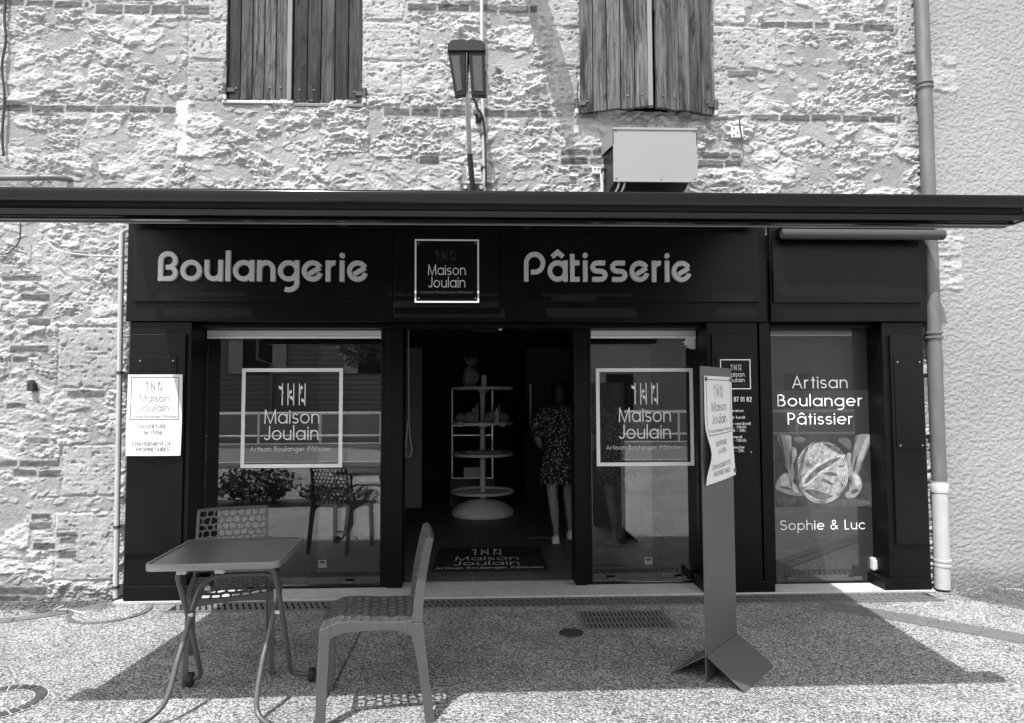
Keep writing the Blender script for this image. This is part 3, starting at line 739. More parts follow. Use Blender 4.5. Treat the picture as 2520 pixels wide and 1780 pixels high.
def decal(t, sq, bars, maison, joulain, small):
    mb = MB(); square_line(mb, rect(*sq, DY), .028, DY, .0006); part(mb, 'decal_border', 'vinyl_white', t)
    mb = MB(); sprigs(mb, rect(*bars, DY), YZX(DY), .0006, .0075); part(mb, 'decal_sprigs', 'vinyl_white', t)
    mb = MB(); tw(mb, 'Maison', maison[:2], maison[2:], DY, .085, .0006); tw(mb, 'Joulain', joulain[:2], joulain[2:], DY, .085, .0006)
    part(mb, 'decal_lettering', 'vinyl_white', t)
    mb = MB(); tw(mb, 'Artisan Boulanger Pâtissier', small[:2], small[2:], DY, .13, .0006); part(mb, 'decal_lettering', 'vinyl_grey', t)
decal(wl_, (541, 826, 768, 1049), (633, 860, 684, 909), (593, 918, 716, 950), (592, 955, 714, 987), (561, 1001, 745, 1012))
decal(wr_, (1337, 826, 1555, 1045), (1424, 859, 1474, 907), (1387.5, 914, 1504, 946.5), (1387.5, 952, 1504, 984), (1359, 998, 1531, 1008))
for t, Wd, nm in ((wl_, WL, 'left'), (wr_, WR, 'right')):
    mb = MB(); a, b, c, d = Wd
    mb.box(a+.002, b-.002, GY-.034, GY-.006, d-.045, d-.002); part(mb, 'blind_box', 'blind_white', t, bevel=.006)
    mb = MB(); mb.tube([(a+.003, GY-.022, d-.056), (b-.003, GY-.022, d-.056)], .010, 8); part(mb, 'blind_bar', 'vinyl_white', t, smooth=True)

mb = MB(); mb.add([tuple(PY(x, y, DY)) for x, y in ((1561, 757), (1561, 783), (1546, 783), (1544, 779), (1537, 781), (1541, 774), (1533, 776), (1536, 770), (1529, 768), (1538, 764), (1535, 757))], [tuple(range(11))]); part(mb, 'white_patch', 'vinyl_white', wr_)  # ragged white patch on the outer face of the pane

# ------------------------------------------------------------------ doorway: posts, header, sliding leaves parked behind the windows
dw = empty('entrance', (.03, GY, .02)); tag(dw, 'open automatic sliding entrance with black posts and sensor header', 'doorway')
for x0, x1 in ((870, 904), (1286, 1312)):
    a, b, _, d = rect(x0, 741, x1, 1325, GY)
    mb = MB(); mb.box(a, b, GY-.06, GY+.16, .024, 2.02); part(mb, 'post', 'black_frame', dw, bevel=.003)
a, b, c, d = rect(892, 724, 1290, 737, GY+.02)
mb = MB(); mb.box(a, b, GY-.02, GY+.18, c+.012, 2.02); part(mb, 'header', 'black_frame', dw, bevel=.003)
mb = MB(); mb.box(a+.01, b-.01, GY-.045, GY-.022, c-.004, c+.012); part(mb, 'header_trim', 'aluminium', dw, bevel=.002)
sx0, sx1, sz0, sz1 = rect(1056, 733, 1128, 746, GY-.06)
mb = MB(); prof = [(sx0, sz1), (sx0, sz0+.012), (sx0+.03, sz0), (sx1-.02, sz0), (sx1, sz0+.012), (sx1, sz1)]
mb.prism(prof, YZX(GY-.05), 0, .06); sen = part(mb, 'sensor', 'black_frame', dw, bevel=.003)
mb = MB(); mb.box(sx1-.035, sx1-.01, GY-.114, GY-.111, sz0+.012, sz0+.025); part(mb, 'sensor_mark', 'vinyl_grey', dw)
def leaf(label, x0, x1, stick):
    a, b, c, d = rect(x0, 1060, x1, 1290, GY+.09); Y = GY+.095
    t = empty('sliding_door', ((a+b)/2, Y, .03)); tag(t, label, 'door', 'sliding leaves parked behind the shop windows')
    mb = MB(); w_ = .05
    mb.box(a, a+w_, Y-.02, Y+.02, .03, 1.97); mb.box(b-w_, b, Y-.02, Y+.02, .03, 1.97); mb.box(a+w_, b-w_, Y-.02, Y+.02, .03, .11); mb.box(a+w_, b-w_, Y-.02, Y+.02, 1.91, 1.97)
    part(mb, 'frame', 'black_frame', t, bevel=.002)
    mb = MB(); mb.box(a+w_, b-w_, Y-.004, Y+.004, .11, 1.91); part(mb, 'pane', 'glass', t)
    q = rect(*stick, Y-.006); mb = MB(); mb.box(q[0], q[1], Y-.006, Y-.0045, q[2], q[3]); st = part(mb, 'sticker', 'vinyl_white', t)
    mb = MB(); h = (q[3]-q[2]); mb.box(q[0]+h*.2, q[1]-h*.2, Y-.0075, Y-.0065, q[2]+h*.55, q[3]-h*.12); part(mb, 'sticker_print', 'print_mid', t)
leaf('black framed glass sliding leaf with a white sticker behind the wide window', 697, 866, (714, 1256, 732, 1273))
leaf('black framed glass sliding leaf with a white sticker behind the narrower window', 1313, 1478, (1446, 1250, 1463, 1266))

# ------------------------------------------------------------------ poster door on the right
QY = .115
a, b, c, d = rect(1731, 731, 1953, 1304, QY)
pd = empty('poster_door', ((a+b)/2, QY, .02)); tag(pd, 'glazed door covered by dark poster of hands holding a round loaf', 'door')
mb = MB(); mb.box(a-.02, a, QY-.03, QY+.03, .024, d+.06); mb.box(b, b+.05, QY-.03, QY+.03, .024, d+.06); mb.box(a, b, QY-.029, QY+.03, d, d+.06); mb.box(a, b, QY-.029, QY+.03, .024, c)
part(mb, 'frame', 'black_frame', pd, bevel=.003)
mb = MB(); mb.box(a, b, QY-.004, QY+.004, c, d); part(mb, 'poster', 'poster_black', pd)
for fxx in (.14, .80):
    mb = MB(); q = a+(b-a)*fxx; mb.box(q-.035, q+.035, QY-.042, QY-.031, .055, .073); part(mb, 'drain_cover', 'tube_grey', pd, bevel=.002)
PYY = QY-.0055
mb = MB()
for s, p0, p1 in (('Artisan', (1776, 843), (1900, 871)), ('Boulanger', (1743, 884.5), (1934.5, 911)), ('Pâtissier', (1766, 925.5), (1913, 952)), ('Sophie & Luc', (1749.5, 1166), (1939, 1188))):
    tw(mb, s, p0, p1, PYY, .095, .0006, gap=.15)
part(mb, 'poster_lettering', 'vinyl_white', pd)
def flat(name, v, polys, lift, m=None, var=0.2, sc=20):
    var = min(.95, var*1.5)
    key = 'print_'+name
    if key not in M: mat(key, v, .45, var=var, scale=sc)
    mb = MB()
    for p in polys:
        if len(p) > 3 and len(p) < 16 and name not in ('photo_ground', 'photo_table'):
            c = [Vector((x, y, 0)) for x, y in p]; k = len(c); p = [tuple(q_)[:2] for q_ in bez(c[-2:]+c+c[:3], 4)[8:8+4*k]]
        mb.add([tuple(PY(x, y, PYY)+Vector((0, -lift, 0))) for x, y in p], [tuple(range(len(p)))])
    return part(mb, name, key, pd)
flat('photo_ground', .03, [[(1737, 977), (1953.5, 977), (1955, 1137), (1739, 1137)]], .0005, var=.7, sc=5)
flat('photo_table', .06, [[(1738.6, 1090), (1800, 1084), (1954, 1083), (1955, 1137), (1739, 1137)]], .0008, var=.5, sc=9)
def ell(cx, cy, rx, ry, n=40, k=0.0, s=1): 
    rr = random.Random(s); return [(cx+rx*math.cos(2*math.pi*i/n)*(1+k*(rr.random()-.5)), cy+ry*math.sin(2*math.pi*i/n)*(1+k*(rr.random()-.5))) for i in range(n)]
def cp(*pts):                                              # points measured on an enlarged view of the poster
    return [((x/2.3167+1820)/K, (y/2.3167+780)/K) for x, y in pts]
def ring(cx, cy, rx, ry, a0, a1, w0, n=10):
    o1 = [(cx+rx*math.cos(R(a0+(a1-a0)*i/n)), cy+ry*math.sin(R(a0+(a1-a0)*i/n))) for i in range(n+1)]
    o2 = [(cx+(rx-w0*math.sin(math.pi*i/n)-1)*math.cos(R(a0+(a1-a0)*i/n)), cy+(ry-w0*math.sin(math.pi*i/n)-1)*math.sin(R(a0+(a1-a0)*i/n))) for i in range(n+1)]
    return cp(*(o1+o2[::-1]))
flat('smoke_print', .085, [cp((312, 690), (350, 684), (380, 700), (352, 716), (322, 712)), cp((560, 700), (600, 690), (636, 712), (630, 760), (600, 740)), cp((215, 1040), (260, 1020), (330, 1040), (300, 1072), (230, 1074)), cp((560, 1050), (640, 1038), (740, 1056), (700, 1078), (600, 1076))], .0010, var=.5, sc=18)
flat('arm_print', .20, [cp((216, 678), (290, 678), (298, 735), (322, 752), (324, 800), (306, 850), (302, 905), (274, 872), (256, 838), (246, 770)),
                        cp((752, 678), (716, 790), (682, 878), (664, 906), (636, 900), (628, 850), (634, 786), (652, 740), (664, 678))], .0013, var=.3, sc=14)
flat('arm_light', .34, [cp((262, 680), (288, 680), (294, 736), (286, 760), (274, 730)), cp((742, 690), (708, 784), (680, 850), (672, 820), (700, 740), (726, 680)), cp((300, 762), (316, 760), (318, 800), (304, 836), (298, 800))], .0016, var=.3, sc=14)
flat('arm_shade', .055, [cp((222, 684), (236, 684), (256, 780), (266, 850), (254, 830), (240, 760)), cp((290, 775), (297, 775), (296, 850), (292, 880), (286, 840)), cp((658, 690), (668, 690), (650, 760), (642, 830), (634, 830), (640, 770)), cp((664, 800), (670, 800), (656, 870), (650, 890), (650, 850))], .0019, var=.2)
flat('cloth_print', .27, [cp((204, 972), (232, 908), (272, 890), (300, 935), (332, 965), (358, 1014), (318, 1020), (252, 1002)), cp((638, 890), (664, 884), (690, 920), (698, 955), (688, 990), (655, 1030), (606, 1028), (626, 980))], .0016, var=.3, sc=16)
flat('cloth_light', .45, [cp((236, 922), (264, 900), (284, 940), (262, 960), (240, 965)), cp((300, 955), (322, 972), (336, 1004), (306, 990)), cp((652, 900), (672, 906), (688, 944), (672, 966), (656, 940))], .0019, var=.3, sc=20)
flat('cloth_shade', .09, [cp((222, 968), (262, 968), (300, 982), (300, 990), (258, 980)), cp((286, 930), (296, 945), (300, 975), (292, 960)), cp((640, 990), (664, 980), (680, 990), (660, 1004), (640, 1010)), cp((630, 900), (640, 920), (640, 970), (632, 950))], .0022, var=.2)
flat('finger_print', .26, [cp((292, 850), (304, 842), (312, 900), (306, 935), (296, 910)), cp((276, 876), (288, 872), (302, 925), (298, 945), (284, 920)), cp((610, 790), (624, 772), (634, 790), (630, 840), (620, 850)), cp((622, 860), (634, 850), (640, 890), (632, 930), (622, 910)), cp((606, 1000), (640, 1004), (650, 1022), (620, 1032), (604, 1024))], .0022, var=.2)
flat('crust_print', .085, [cp(*ell(468, 888, 156, 182, 48, .03, 3))], .0025, var=.6, sc=16)
flat('loaf_print', .22, [cp(*ell(472, 886, 144, 170, 48, .04, 4))], .0028, var=.6, sc=22)
flat('flour_print', .30, [cp((404, 748), (440, 722), (500, 730), (560, 770), (576, 792), (520, 800), (450, 830), (404, 838), (392, 800)),
                          cp((486, 868), (540, 828), (600, 822), (612, 880), (604, 940), (570, 990), (520, 1000), (470, 960), (456, 910))], .0031, var=.7, sc=34)
st_ = [ring(470, 886, 150-11*k, 176-12*k, a0+5*k, a1-4*k, 5) for k in range(6) for a0, a1 in ((196, 252), (-35, 32), (96, 150), (48, 84))]
flat('stripe_print', .46, st_, .0034, var=.5, sc=40)
flat('score_light', .42, [cp((338, 958), (380, 892), (440, 838), (520, 800), (592, 784), (598, 800), (530, 850), (450, 905), (400, 950), (356, 972))], .0037, var=.5, sc=30)
flat('score_print', .10, [cp((366, 948), (396, 900), (446, 856), (520, 814), (578, 800), (530, 838), (450, 888), (400, 934), (378, 950)),
                          cp((340, 880), (350, 800), (376, 750), (392, 744), (372, 800), (356, 880)), cp((470, 722), (520, 728), (570, 762), (582, 786), (540, 768), (500, 742)),
                          cp((370, 990), (420, 985), (500, 1010), (530, 1024), (470, 1040), (410, 1020)),
                          cp((480, 890), (520, 884), (560, 902), (530, 906), (492, 902)), cp((470, 925), (500, 930), (540, 960), (510, 952), (480, 940)), cp((560, 850), (590, 846), (600, 852), (570, 858))], .0040, var=.6, sc=26)
# narrow dark recess right of the poster with white pull cable and socket
a, b, c, d = rect(1956, 722, 1986, 1310, QY+.03)
mb = MB(); mb.box(b-.22, b+.06, QY+.032, QY+.05, .022, 2.06); part(mb, 'recess_back', 'black_frame', shop)

# ------------------------------------------------------------------ fascia signs
for s, a_, b_, lab in (('Boulangerie', (353.6, 564), (825, 630.5), 'raised grey letters reading Boulangerie on the black fascia'), ('Pâtisserie', (1175, 565), (1551, 631.5), 'raised grey letters reading Pâtisserie on the black fascia')):
    Y = FY-.0225
    x0, x1, z0, z1 = rect(a_[0], a_[1], b_[0], b_[1], Y-.03)
    mb = MB(); text(mb, s, x0, x1, z0, z1-z0, .160, YZX(Y), .026, st='bauhaus', gap=.085, xh=.715)
    o = mb.build('sign_letters', 'letter_grey', bevel=.0015, seg=1); tag(o, lab, 'sign', 'raised letters on the fascia')
Y = FY-.030
t = empty('logo_sign', tuple(PY(1002, 608, Y))); tag(t, 'square black plaque with white border and bakery name above the doorway', 'sign')
r_ = rect(930, 537, 1074, 679, Y)
mb = MB(); mb.box(r_[0], r_[1], Y, FY-.022, r_[2], r_[3]); part(mb, 'plaque', 'black_panel', t, bevel=.002)
mb = MB(); square_line(mb, r_, .012, Y, .001); part(mb, 'border', 'vinyl_white', t)
mb = MB(); tw(mb, 'Maison', (960, 593.5), (1044, 617), Y, .085); tw(mb, 'Joulain', (960, 621), (1043, 645), Y, .085); part(mb, 'lettering', 'vinyl_white', t)
mb = MB(); sprigs(mb, rect(982, 560, 1020, 586, Y), YZX(Y), .001, .003); part(mb, 'sprigs', 'print_dark', t)
mb = MB(); tw(mb, 'Artisan Boulanger Pâtissier', (943, 652.5), (1061, 660), Y, .13); part(mb, 'lettering', 'print_dark', t)
for x, y in ((939, 546), (1066, 546), (939, 669), (1066, 669)):
    p = PY(x, y, Y); mb = MB(); mb.lathe([(.006, -.004), (.006, .0), (.002, .0)], (p.x, Y, p.z), 10, 'y'); part(mb, 'screw', 'aluminium', t)

# hours plaque on the pillar
Y = PYF-.028
t = empty('hours_plaque', tuple(PY(1648, 908, Y))); tag(t, 'black opening hours plaque on the pillar behind the leaning notice panel', 'sign')
r_ = rect(1607, 797, 1690, 1020, Y)
mb = MB(); mb.box(r_[0], r_[1], Y, PYF-.02, r_[2], r_[3]); part(mb, 'plaque', 'black_panel', t, bevel=.002)
mb = MB(); square_line(mb, rect(1615, 806, 1683, 873, Y), .007, Y, .001); part(mb, 'border', 'vinyl_white', t)
mb = MB(); sprigs(mb, rect(1641, 817, 1661, 831, Y), YZX(Y), .001, .0025); part(mb, 'sprigs', 'vinyl_white', t)
mb = MB(); tw(mb, 'Maison', (1629, 834), (1669, 845), Y, .10); tw(mb, 'Joulain', (1629, 847), (1669, 857), Y, .10); part(mb, 'lettering', 'vinyl_white', t)
mb = MB(); tw(mb, '87 01 82', (1645, 890), (1685, 901), Y, .16); part(mb, 'lettering', 'vinyl_white', t)
mb = MB()
for s, x0, x1, y in (('Horaires', 1633, 1667, 921), ('Fermé le lundi', 1608.5, 1670, 936), ('Mardi au vendredi', 1609, 1683, 950), ('7h00 - 13h15', 1620, 1673, 958), ('15h30 - 19h', 1624, 1671, 966), ('Samedi', 1630, 1664, 980), ('7h00 - 13h15', 1620, 1673, 988), ('Dimanche', 1625, 1669, 1003), ('7h00 - 13h', 1625, 1668, 1011)):
    tw(mb, s, (x0, y-3.2), (x1, y+3), Y, .14)
part(mb, 'lettering', 'vinyl_white', t)
mb = MB(); tw(mb, 'Artisan Boulanger Pâtissier', (1621, 861), (1678, 865), Y, .14); part(mb, 'lettering', 'print_dark', t)
for x, y in ((1684, 1014), (1613, 1014)):
    p = PY(x, y, Y); mb = MB(); mb.lathe([(.006, -.004), (.006, 0), (.002, 0)], (p.x, Y, p.z), 10, 'y'); part(mb, 'screw', 'aluminium', t)
# blank plaques with screws on the outer pilasters
for r4, lab in (((1993+15, 803, 2072, 1008), 'blank black plaque with four screws on the far right pilaster'), ((306, 800, 396, 842), 'blank black plaque above the paper notice')):
    Y = PYF-.026; r_ = rect(*r4, Y); t = empty('blank_plaque', ((r_[0]+r_[1])/2, Y, r_[2])); tag(t, lab, 'plaque')
    mb = MB(); mb.box(r_[0], r_[1], Y, PYF-.02, r_[2], r_[3]); part(mb, 'plaque', 'black_panel', t, bevel=.0015)
    for x in (r_[0]+.025, r_[1]-.025):
        for z in (r_[3]-.03, r_[2]+.03):
            if z < r_[2]+.05 and r4[3] < 900: continue
            mb = MB(); mb.lathe([(.006, -.003), (.005, 0), (.001, 0)], (x, Y-.001, z), 10, 'y'); part(mb, 'screw', 'aluminium', t)

# paper notice on the left pilaster, gently curled
def notice(t, fn, wd, ht, lift, faint):
    """sheet in local u 0..wd, v 0..ht; fn(u,v,d) to space"""
    mb = MB(); nu, nv = 10, 14
    v = [fn(wd*i/nu, ht*j/nv, 0) for j in range(nv+1) for i in range(nu+1)]
    f = [(j*(nu+1)+i, j*(nu+1)+i+1, (j+1)*(nu+1)+i+1, (j+1)*(nu+1)+i) for j in range(nv) for i in range(nu)]
    mb.add(v, f); sh = part(mb, 'sheet', 'paper', t, smooth=True)
    F = lambda u, v_, d: fn(u*wd, v_*ht, d)
    def bd(mb, u0, u1, v0, v1, lw):
        def seg(a, b): return [(a[0]+(b[0]-a[0])*i/6, a[1]+(b[1]-a[1])*i/6) for i in range(6)]
        c4 = [(u0, v0), (u1, v0), (u1, v1), (u0, v1)]; pts = []
        for i in range(4): pts += seg(c4[i], c4[(i+1) % 4])
        pts = [(u*wd, w_*ht) for u, w_ in pts]; ribbon(mb, pts, lw, fn, .001, True)
    mb = MB(); bd(mb, .07, .935, .445, .965, .0045); part(mb, 'border', 'print_mid' if faint else 'print_dark', t)
    ts = lambda mb, s, u0, u1, v0, cap, w_: text(mb, s, u0*wd, u1*wd, v0*ht, cap*ht, w_, fn, .001)
    mb = MB(); sprigs(mb, (.37*wd, .63*wd, .79*ht, .92*ht), fn, .001, .004); part(mb, 'sprigs', 'print_pale', t)
    mb = MB(); ts(mb, 'Maison', .23, .77, .665, .09, .085); ts(mb, 'Joulain', .22, .76, .545, .095, .085); ts(mb, 'Artisan Boulanger Pâtissier', .10, .91, .467, .032, .14)
    part(mb, 'lettering', 'print_pale', t)
    mb = MB(); ts(mb, 'OUVERTURE', .24, .72, .335, .048, .13); ts(mb, 'le 17/06', .34, .66, .262, .048, .13)
    ts(mb, 'CHANGEMENT DE', .12, .83, .125, .048, .13); ts(mb, 'PROPRIETAIRES', .20, .80, .055, .048, .13); part(mb, 'lettering', 'print_mid' if not faint else 'print_pale', t)
Y = PYF-.031
r_ = rect(284, 840, 408, 1022, Y)
t = empty('paper_notice', ((r_[0]+r_[1])/2, Y, r_[2])); tag(t, 'white paper notice of change of owners stuck on the left pilaster', 'notice')
W_, H_ = r_[1]-r_[0], r_[3]-r_[2]
notice(t, lambda u, v, d: (r_[0]+u, Y-.006*math.sin(math.pi*u/W_)-.012*(1-v/H_)**2*math.sin(2.2*u/W_)-.004*math.sin(5*v/H_+3*u/W_)-d, r_[2]+v), W_, H_, 0, False)

# ------------------------------------------------------------------ white pull-cable socket box, cable
p = rect(1958, 1252, 1988, 1281, .07)
t = empty('socket_box', (p[0], .07, p[2])); tag(t, 'small white outdoor socket box beside the poster door', 'socket')
mb = MB(); mb.box(p[0], p[1]+.03, .07, .13, p[2], p[3]); part(mb, 'housing', 'white_plastic', t, bevel=.012)
mb = MB(); mb.box(p[0]+.012, p[1]+.01, .058, .07, p[2]+.014, p[3]-.014); part(mb, 'lid', 'white_plastic', t, bevel=.008)
a = PY(1961, 745, .13); b = PY(1969, 1252, .13)
mb = MB(); mb.tube([(a.x, .13, a.z), (a.x+.004, .13, 1.5), (b.x-.004, .13, .9), (b.x, .13, b.z+.02), ], .006, 8); mb.tube([(b.x+.005, .125, p[2]-.01), (b.x+.003, .128, .03)], .008, 8)
o = mb.build('cable', 'tube_grey', smooth=True); tag(o, 'grey cable running down the recess into the white socket box', 'cable')
# ------------------------------------------------------------------ upstairs windows with plank shutters
def shutter(parent, name, m, width, z0, z1, n, loc, rz, tones, hinge_at, sgn):
    """leaf in local coordinates, hinge at x=0, running to x=sgn*width"""
    mb = MB(); pw = width/n
    for i in range(n):
        a = i*pw+.003; b = (i+1)*pw-.003; lo = z0+.004*((i*7) % 3)
        mb.box(sgn*a, sgn*b, -.034, 0, lo, z1, tones[i % len(tones)])
    for zb in (z0+.16, z0+.95):
        mb.box(sgn*.04, sgn*(width-.03), 0.0, .025, zb, zb+.09, .8)
    o = mb.build(name, m, parent, tone=True, bevel=.0025, seg=1); o.location = loc; o.rotation_euler = (0, 0, rz)
    mb = MB()
    mb.tube([(-sgn*.022, -.042, z0+.035), (-sgn*.022, -.042, z0+.115)], .016, 10); mb.box(-sgn*.03, sgn*.05, -.044, -.034, z0+.06, z0+.09); mb.box(-sgn*.045, -sgn*.005, -.045, .02, z0+.075, z0+.085)
    mb.build('hinge', 'iron', o, smooth=True)
    mb = MB(); mb.tube([(-sgn*.022, -.042, z0+.0), (-sgn*.022, -.042, z0+.034)], .014, 10); mb.build('hinge_pin', 'white_plastic', o, smooth=True)
    if sgn > 0:
        mb = MB(); mb.box(width-.004, width+.030, -.040, .012, z0+.004, z1); mb.build('batten', 'batten', o, bevel=.002)
    mb = MB()
    for x in (.06, width*.7, width-.05):
        mb.lathe([(.007, -.040), (.007, -.035), (.003, -.034)], (sgn*x, 0, z0+.09+.01*(x > .1)), 8, 'y')
    mb.build('nail', 'zinc', o)
    return o
lx0, lx1, lz, _ = rect(509, 222, 651, 222, -.03); mx0, mx1, mz, _ = rect(655, 228, 810, 228, -.03)
t = empty('upper_window', ((lx0+mx1)/2, .05, lz)); tag(t, 'upstairs window behind closed dark weathered plank shutters, above the left sign', 'window')
def up(mb, name, m, **k): return part(mb, name, m, t, **k)
mb = MB(); mb.box(LW[0], LW[1], .16, .20, LW[2], 5.3); up(mb, 'frame', 'wood_grey')
mb = MB(); mb.box(LW[0]-.02, lx1+.015, -.015, .12, lz-.028, lz-.004); up(mb, 'sill', 'white_pipe', bevel=.004)
mb = MB(); mb.box(mx0+.01, LW[1]+.02, -.010, .12, mz-.03, mz-.004); up(mb, 'sill', 'zinc', bevel=.004)
def sh_up(t, *a, **k):
    o = shutter(t, *a, **k); o.matrix_parent_inverse = t.matrix_basis.inverted(); return o
sh_up(t, 'shutter', 'wood_dark', lx1-lx0-.03, lz, 5.32, 5, (lx0, .026, 0), 0, (.45, 1.1, 1.6, 1.9, 1.4), 'l', 1)
sh_up(t, 'shutter', 'wood_dark', mx1-mx0, mz, 5.32, 5, (mx1, .03, 0), 0, (.8, .4, 1.1, .6, .45), 'r', -1)
rx0, _, rz, _ = rect(1301, 260, 1446, 260, -.03); _, rx1, _, _ = rect(1460, 260, 1593, 263, -.03)
t = empty('upper_window', ((rx0+rx1)/2, .05, rz)); tag(t, 'upstairs window behind ajar sun bleached plank shutters, above the exhaust hood', 'window')
mb = MB(); mb.box(RW[0], RW[1], .16, .20, RW[2], 5.3); up(mb, 'frame', 'void')  # black sheet: the dark behind the ajar shutters is put into its colour
wl2 = (rx1-rx0)/2/math.cos(R(13))
sh_up(t, 'shutter', 'wood_grey', wl2*1.0, rz, 5.32, 5, (rx0, -.035, 0), -R(16), (.75, .85, .9, .8, 1.0), 'l', 1)
sh_up(t, 'shutter', 'wood_grey', wl2*.93, rz, 5.32, 5, (rx1, -.035, 0), R(15), (.7, .62, .9, .78, .95), 'r', -1)

# ------------------------------------------------------------------ awning
BY = -2.72
bt, bb = PY(1148, 425, BY).z, PY(1148, 487, BY).z
ax0, ax1 = -2.605, 2.055
aw = empty('awning', (-.3, 0, 2.8)); tag(aw, 'black folding arm awning stretched out over the shopfront', 'awning')
hb = bt-bb
prof = [(0.0, .0), (.0, .20), (.004, .24), (.0, .28), (-.004, .34), (-.002, .62), (.000, .86), (.004, .94), (.014, .985), (.036, 1.0), (.085, .98), (.10, .90), (.10, .30), (.085, .06), (.07, .0)]
mb = MB(); n = len(prof); v = [(ax0, BY+y, bb+z*hb) for y, z in prof]+[(ax1, BY+y, bb+z*hb) for y, z in prof]
mb.add(v, [(i, (i+1) % n, (i+1) % n+n, i+n) for i in range(n)]); fb = part(mb, 'front_bar', 'awning_metal', aw, smooth=True)
for x, s in ((ax0, -1), (ax1, 1)):
    mb = MB(); mb.prism([(BY+y*1.05-.002, bb+z*hb*1.02-.002) for y, z in prof], lambda u, v_, d: (x+d, u, v_), 0, s*.02); part(mb, 'end_cap', 'black_paint', aw, bevel=.003)
mb = MB(); mb.box(ax0+.01, ax1-.005, BY+.03, BY+.08, bb-.009, bb-.001); part(mb, 'lower_lip', 'awning_metal', aw, bevel=.003)
mb = MB(); mb.box(ax0+.01, ax1-.01, BY+.070, BY+.076, bb-.013, bb-.0095); part(mb, 'drip_edge', 'aluminium', aw)
ZR = 2.80                                                   # height of the roll at the wall
mb = MB(); y0, z0_, y1, z1_ = BY+.09, bt-.045, -.47, ZR
mb.add([(ax0+.03, y0, z0_), (ax1-.10, y0, z0_), (ax1-.10, y1, z1_), (ax0+.03, y1, z1_), (ax0+.03, y0, z0_+.004), (ax1-.10, y0, z0_+.004), (ax1-.10, y1, z1_+.004), (ax0+.03, y1, z1_+.004)],
       [(0, 3, 2, 1), (4, 5, 6, 7), (0, 1, 5, 4), (1, 2, 6, 5), (2, 3, 7, 6), (3, 0, 4, 7)]); part(mb, 'cloth', 'awning_cloth', aw)
mb = MB(); mb.box(ax0, ax1, -.405, -.135, ZR-.02, ZR+.10); part(mb, 'roll_cover', 'black_paint', aw, bevel=.01)
mb = MB(); mb.tube([(ax0+.02, -.25, ZR-.045), (ax1-.02, -.25, ZR-.045)], .028, 14); part(mb, 'roller_tube', 'tube_grey', aw, smooth=True)
mb = MB(); mb.box(ax0+.2, ax1-.2, -.20, -.14, ZR-.085, ZR-.03); part(mb, 'back_rail', 'black_frame', aw, bevel=.004)
mb = MB(); k0 = ax0
gaps = []
for p0, p1 in ((360, 560), (876, 1128), (1219, 1423), (1599, 1690)):
    g0, g1 = PY(p0, 690, FY).x-.18, PY(p1, 690, FY).x-.18
    mb.box(k0, g0, -.475, -.40, ZR-.004, ZR+.03); k0 = g1
mb.box(k0, ax1, -.475, -.40, ZR-.004, ZR+.03); part(mb, 'slit_plate', 'black_paint', aw)  # hidden plates added, gaps shaped to pass bands of sun onto the fascia
for xm, s in ((-1.9, 1), (1.3, -1)):
    mb = MB(); P0 = (xm, -.30, ZR-.06); P1 = (xm+s*1.05, -1.15, 2.53); P2 = (xm+s*.15, BY+.12, bb+.04)
    mb.tube([P0, P1], .026, 12); part(mb, 'arm', 'black_paint', aw, smooth=True)
    mb = MB(); mb.tube([P1, P2], .023, 12); part(mb, 'arm', 'black_paint', aw, smooth=True)
    mb = MB(); mb.lathe([(.036, -.035), (.036, .035)], P1, 16); part(mb, 'elbow', 'black_frame', aw, smooth=True)
for p0, p1, dz in ((312, 530, 0), (815, 1195, .0), (1300, 1530, .0), (1735, 1830, 0)):
    a, b = PY(p0, 500, -.40).x, PY(p1, 500, -.40).x
    mb = MB(); mb.box(a, b, -.412, -.398, ZR-.05, ZR-.042); part(mb, 'glint_strip', 'aluminium', aw)  # bright strips added in place of highlights under the awning
a = PY(1722, 548, -.4); mb = MB(); mb.tube([(ax1-.03, -.40, ZR-.02), (ax1-.03, -.40, ZR-.12)], .006, 8); mb.tube([(ax1-.03, -.40, ZR-.11), (ax1-.03, -.40, ZR-.17)], .009, 8); part(mb, 'crank_hook', 'tube_grey', aw, smooth=True)
# second, rolled up awning above the poster door
a, b = PY(1752, 527, -.28), PY(2117, 528, -.28)
t = empty('rolled_awning', ((a.x+b.x)/2, -.2, a.z)); tag(t, 'short closed awning roll in grey metal above the poster door', 'awning')
mb = MB(); zc = (a.z+b.z)/2; mb.lathe([(.0, 0), (.030, .0), (.038, .008), (.038, b.x-a.x-.008), (.030, b.x-a.x), (.0, b.x-a.x)], (a.x, -.28, zc+.004), 20, 'x'); part(mb, 'roll', 'roll_grey', t, smooth=True)
mb = MB(); mb.box(a.x+.02, b.x-.05, -.26, -.135, zc+.015, zc+.075); part(mb, 'case', 'black_paint', t, bevel=.006)
for x in (a.x+.1, b.x-.25):
    mb = MB(); mb.box(x, x+.05, -.25, -.13, zc-.02, zc+.01); part(mb, 'bracket', 'black_frame', t, bevel=.003)

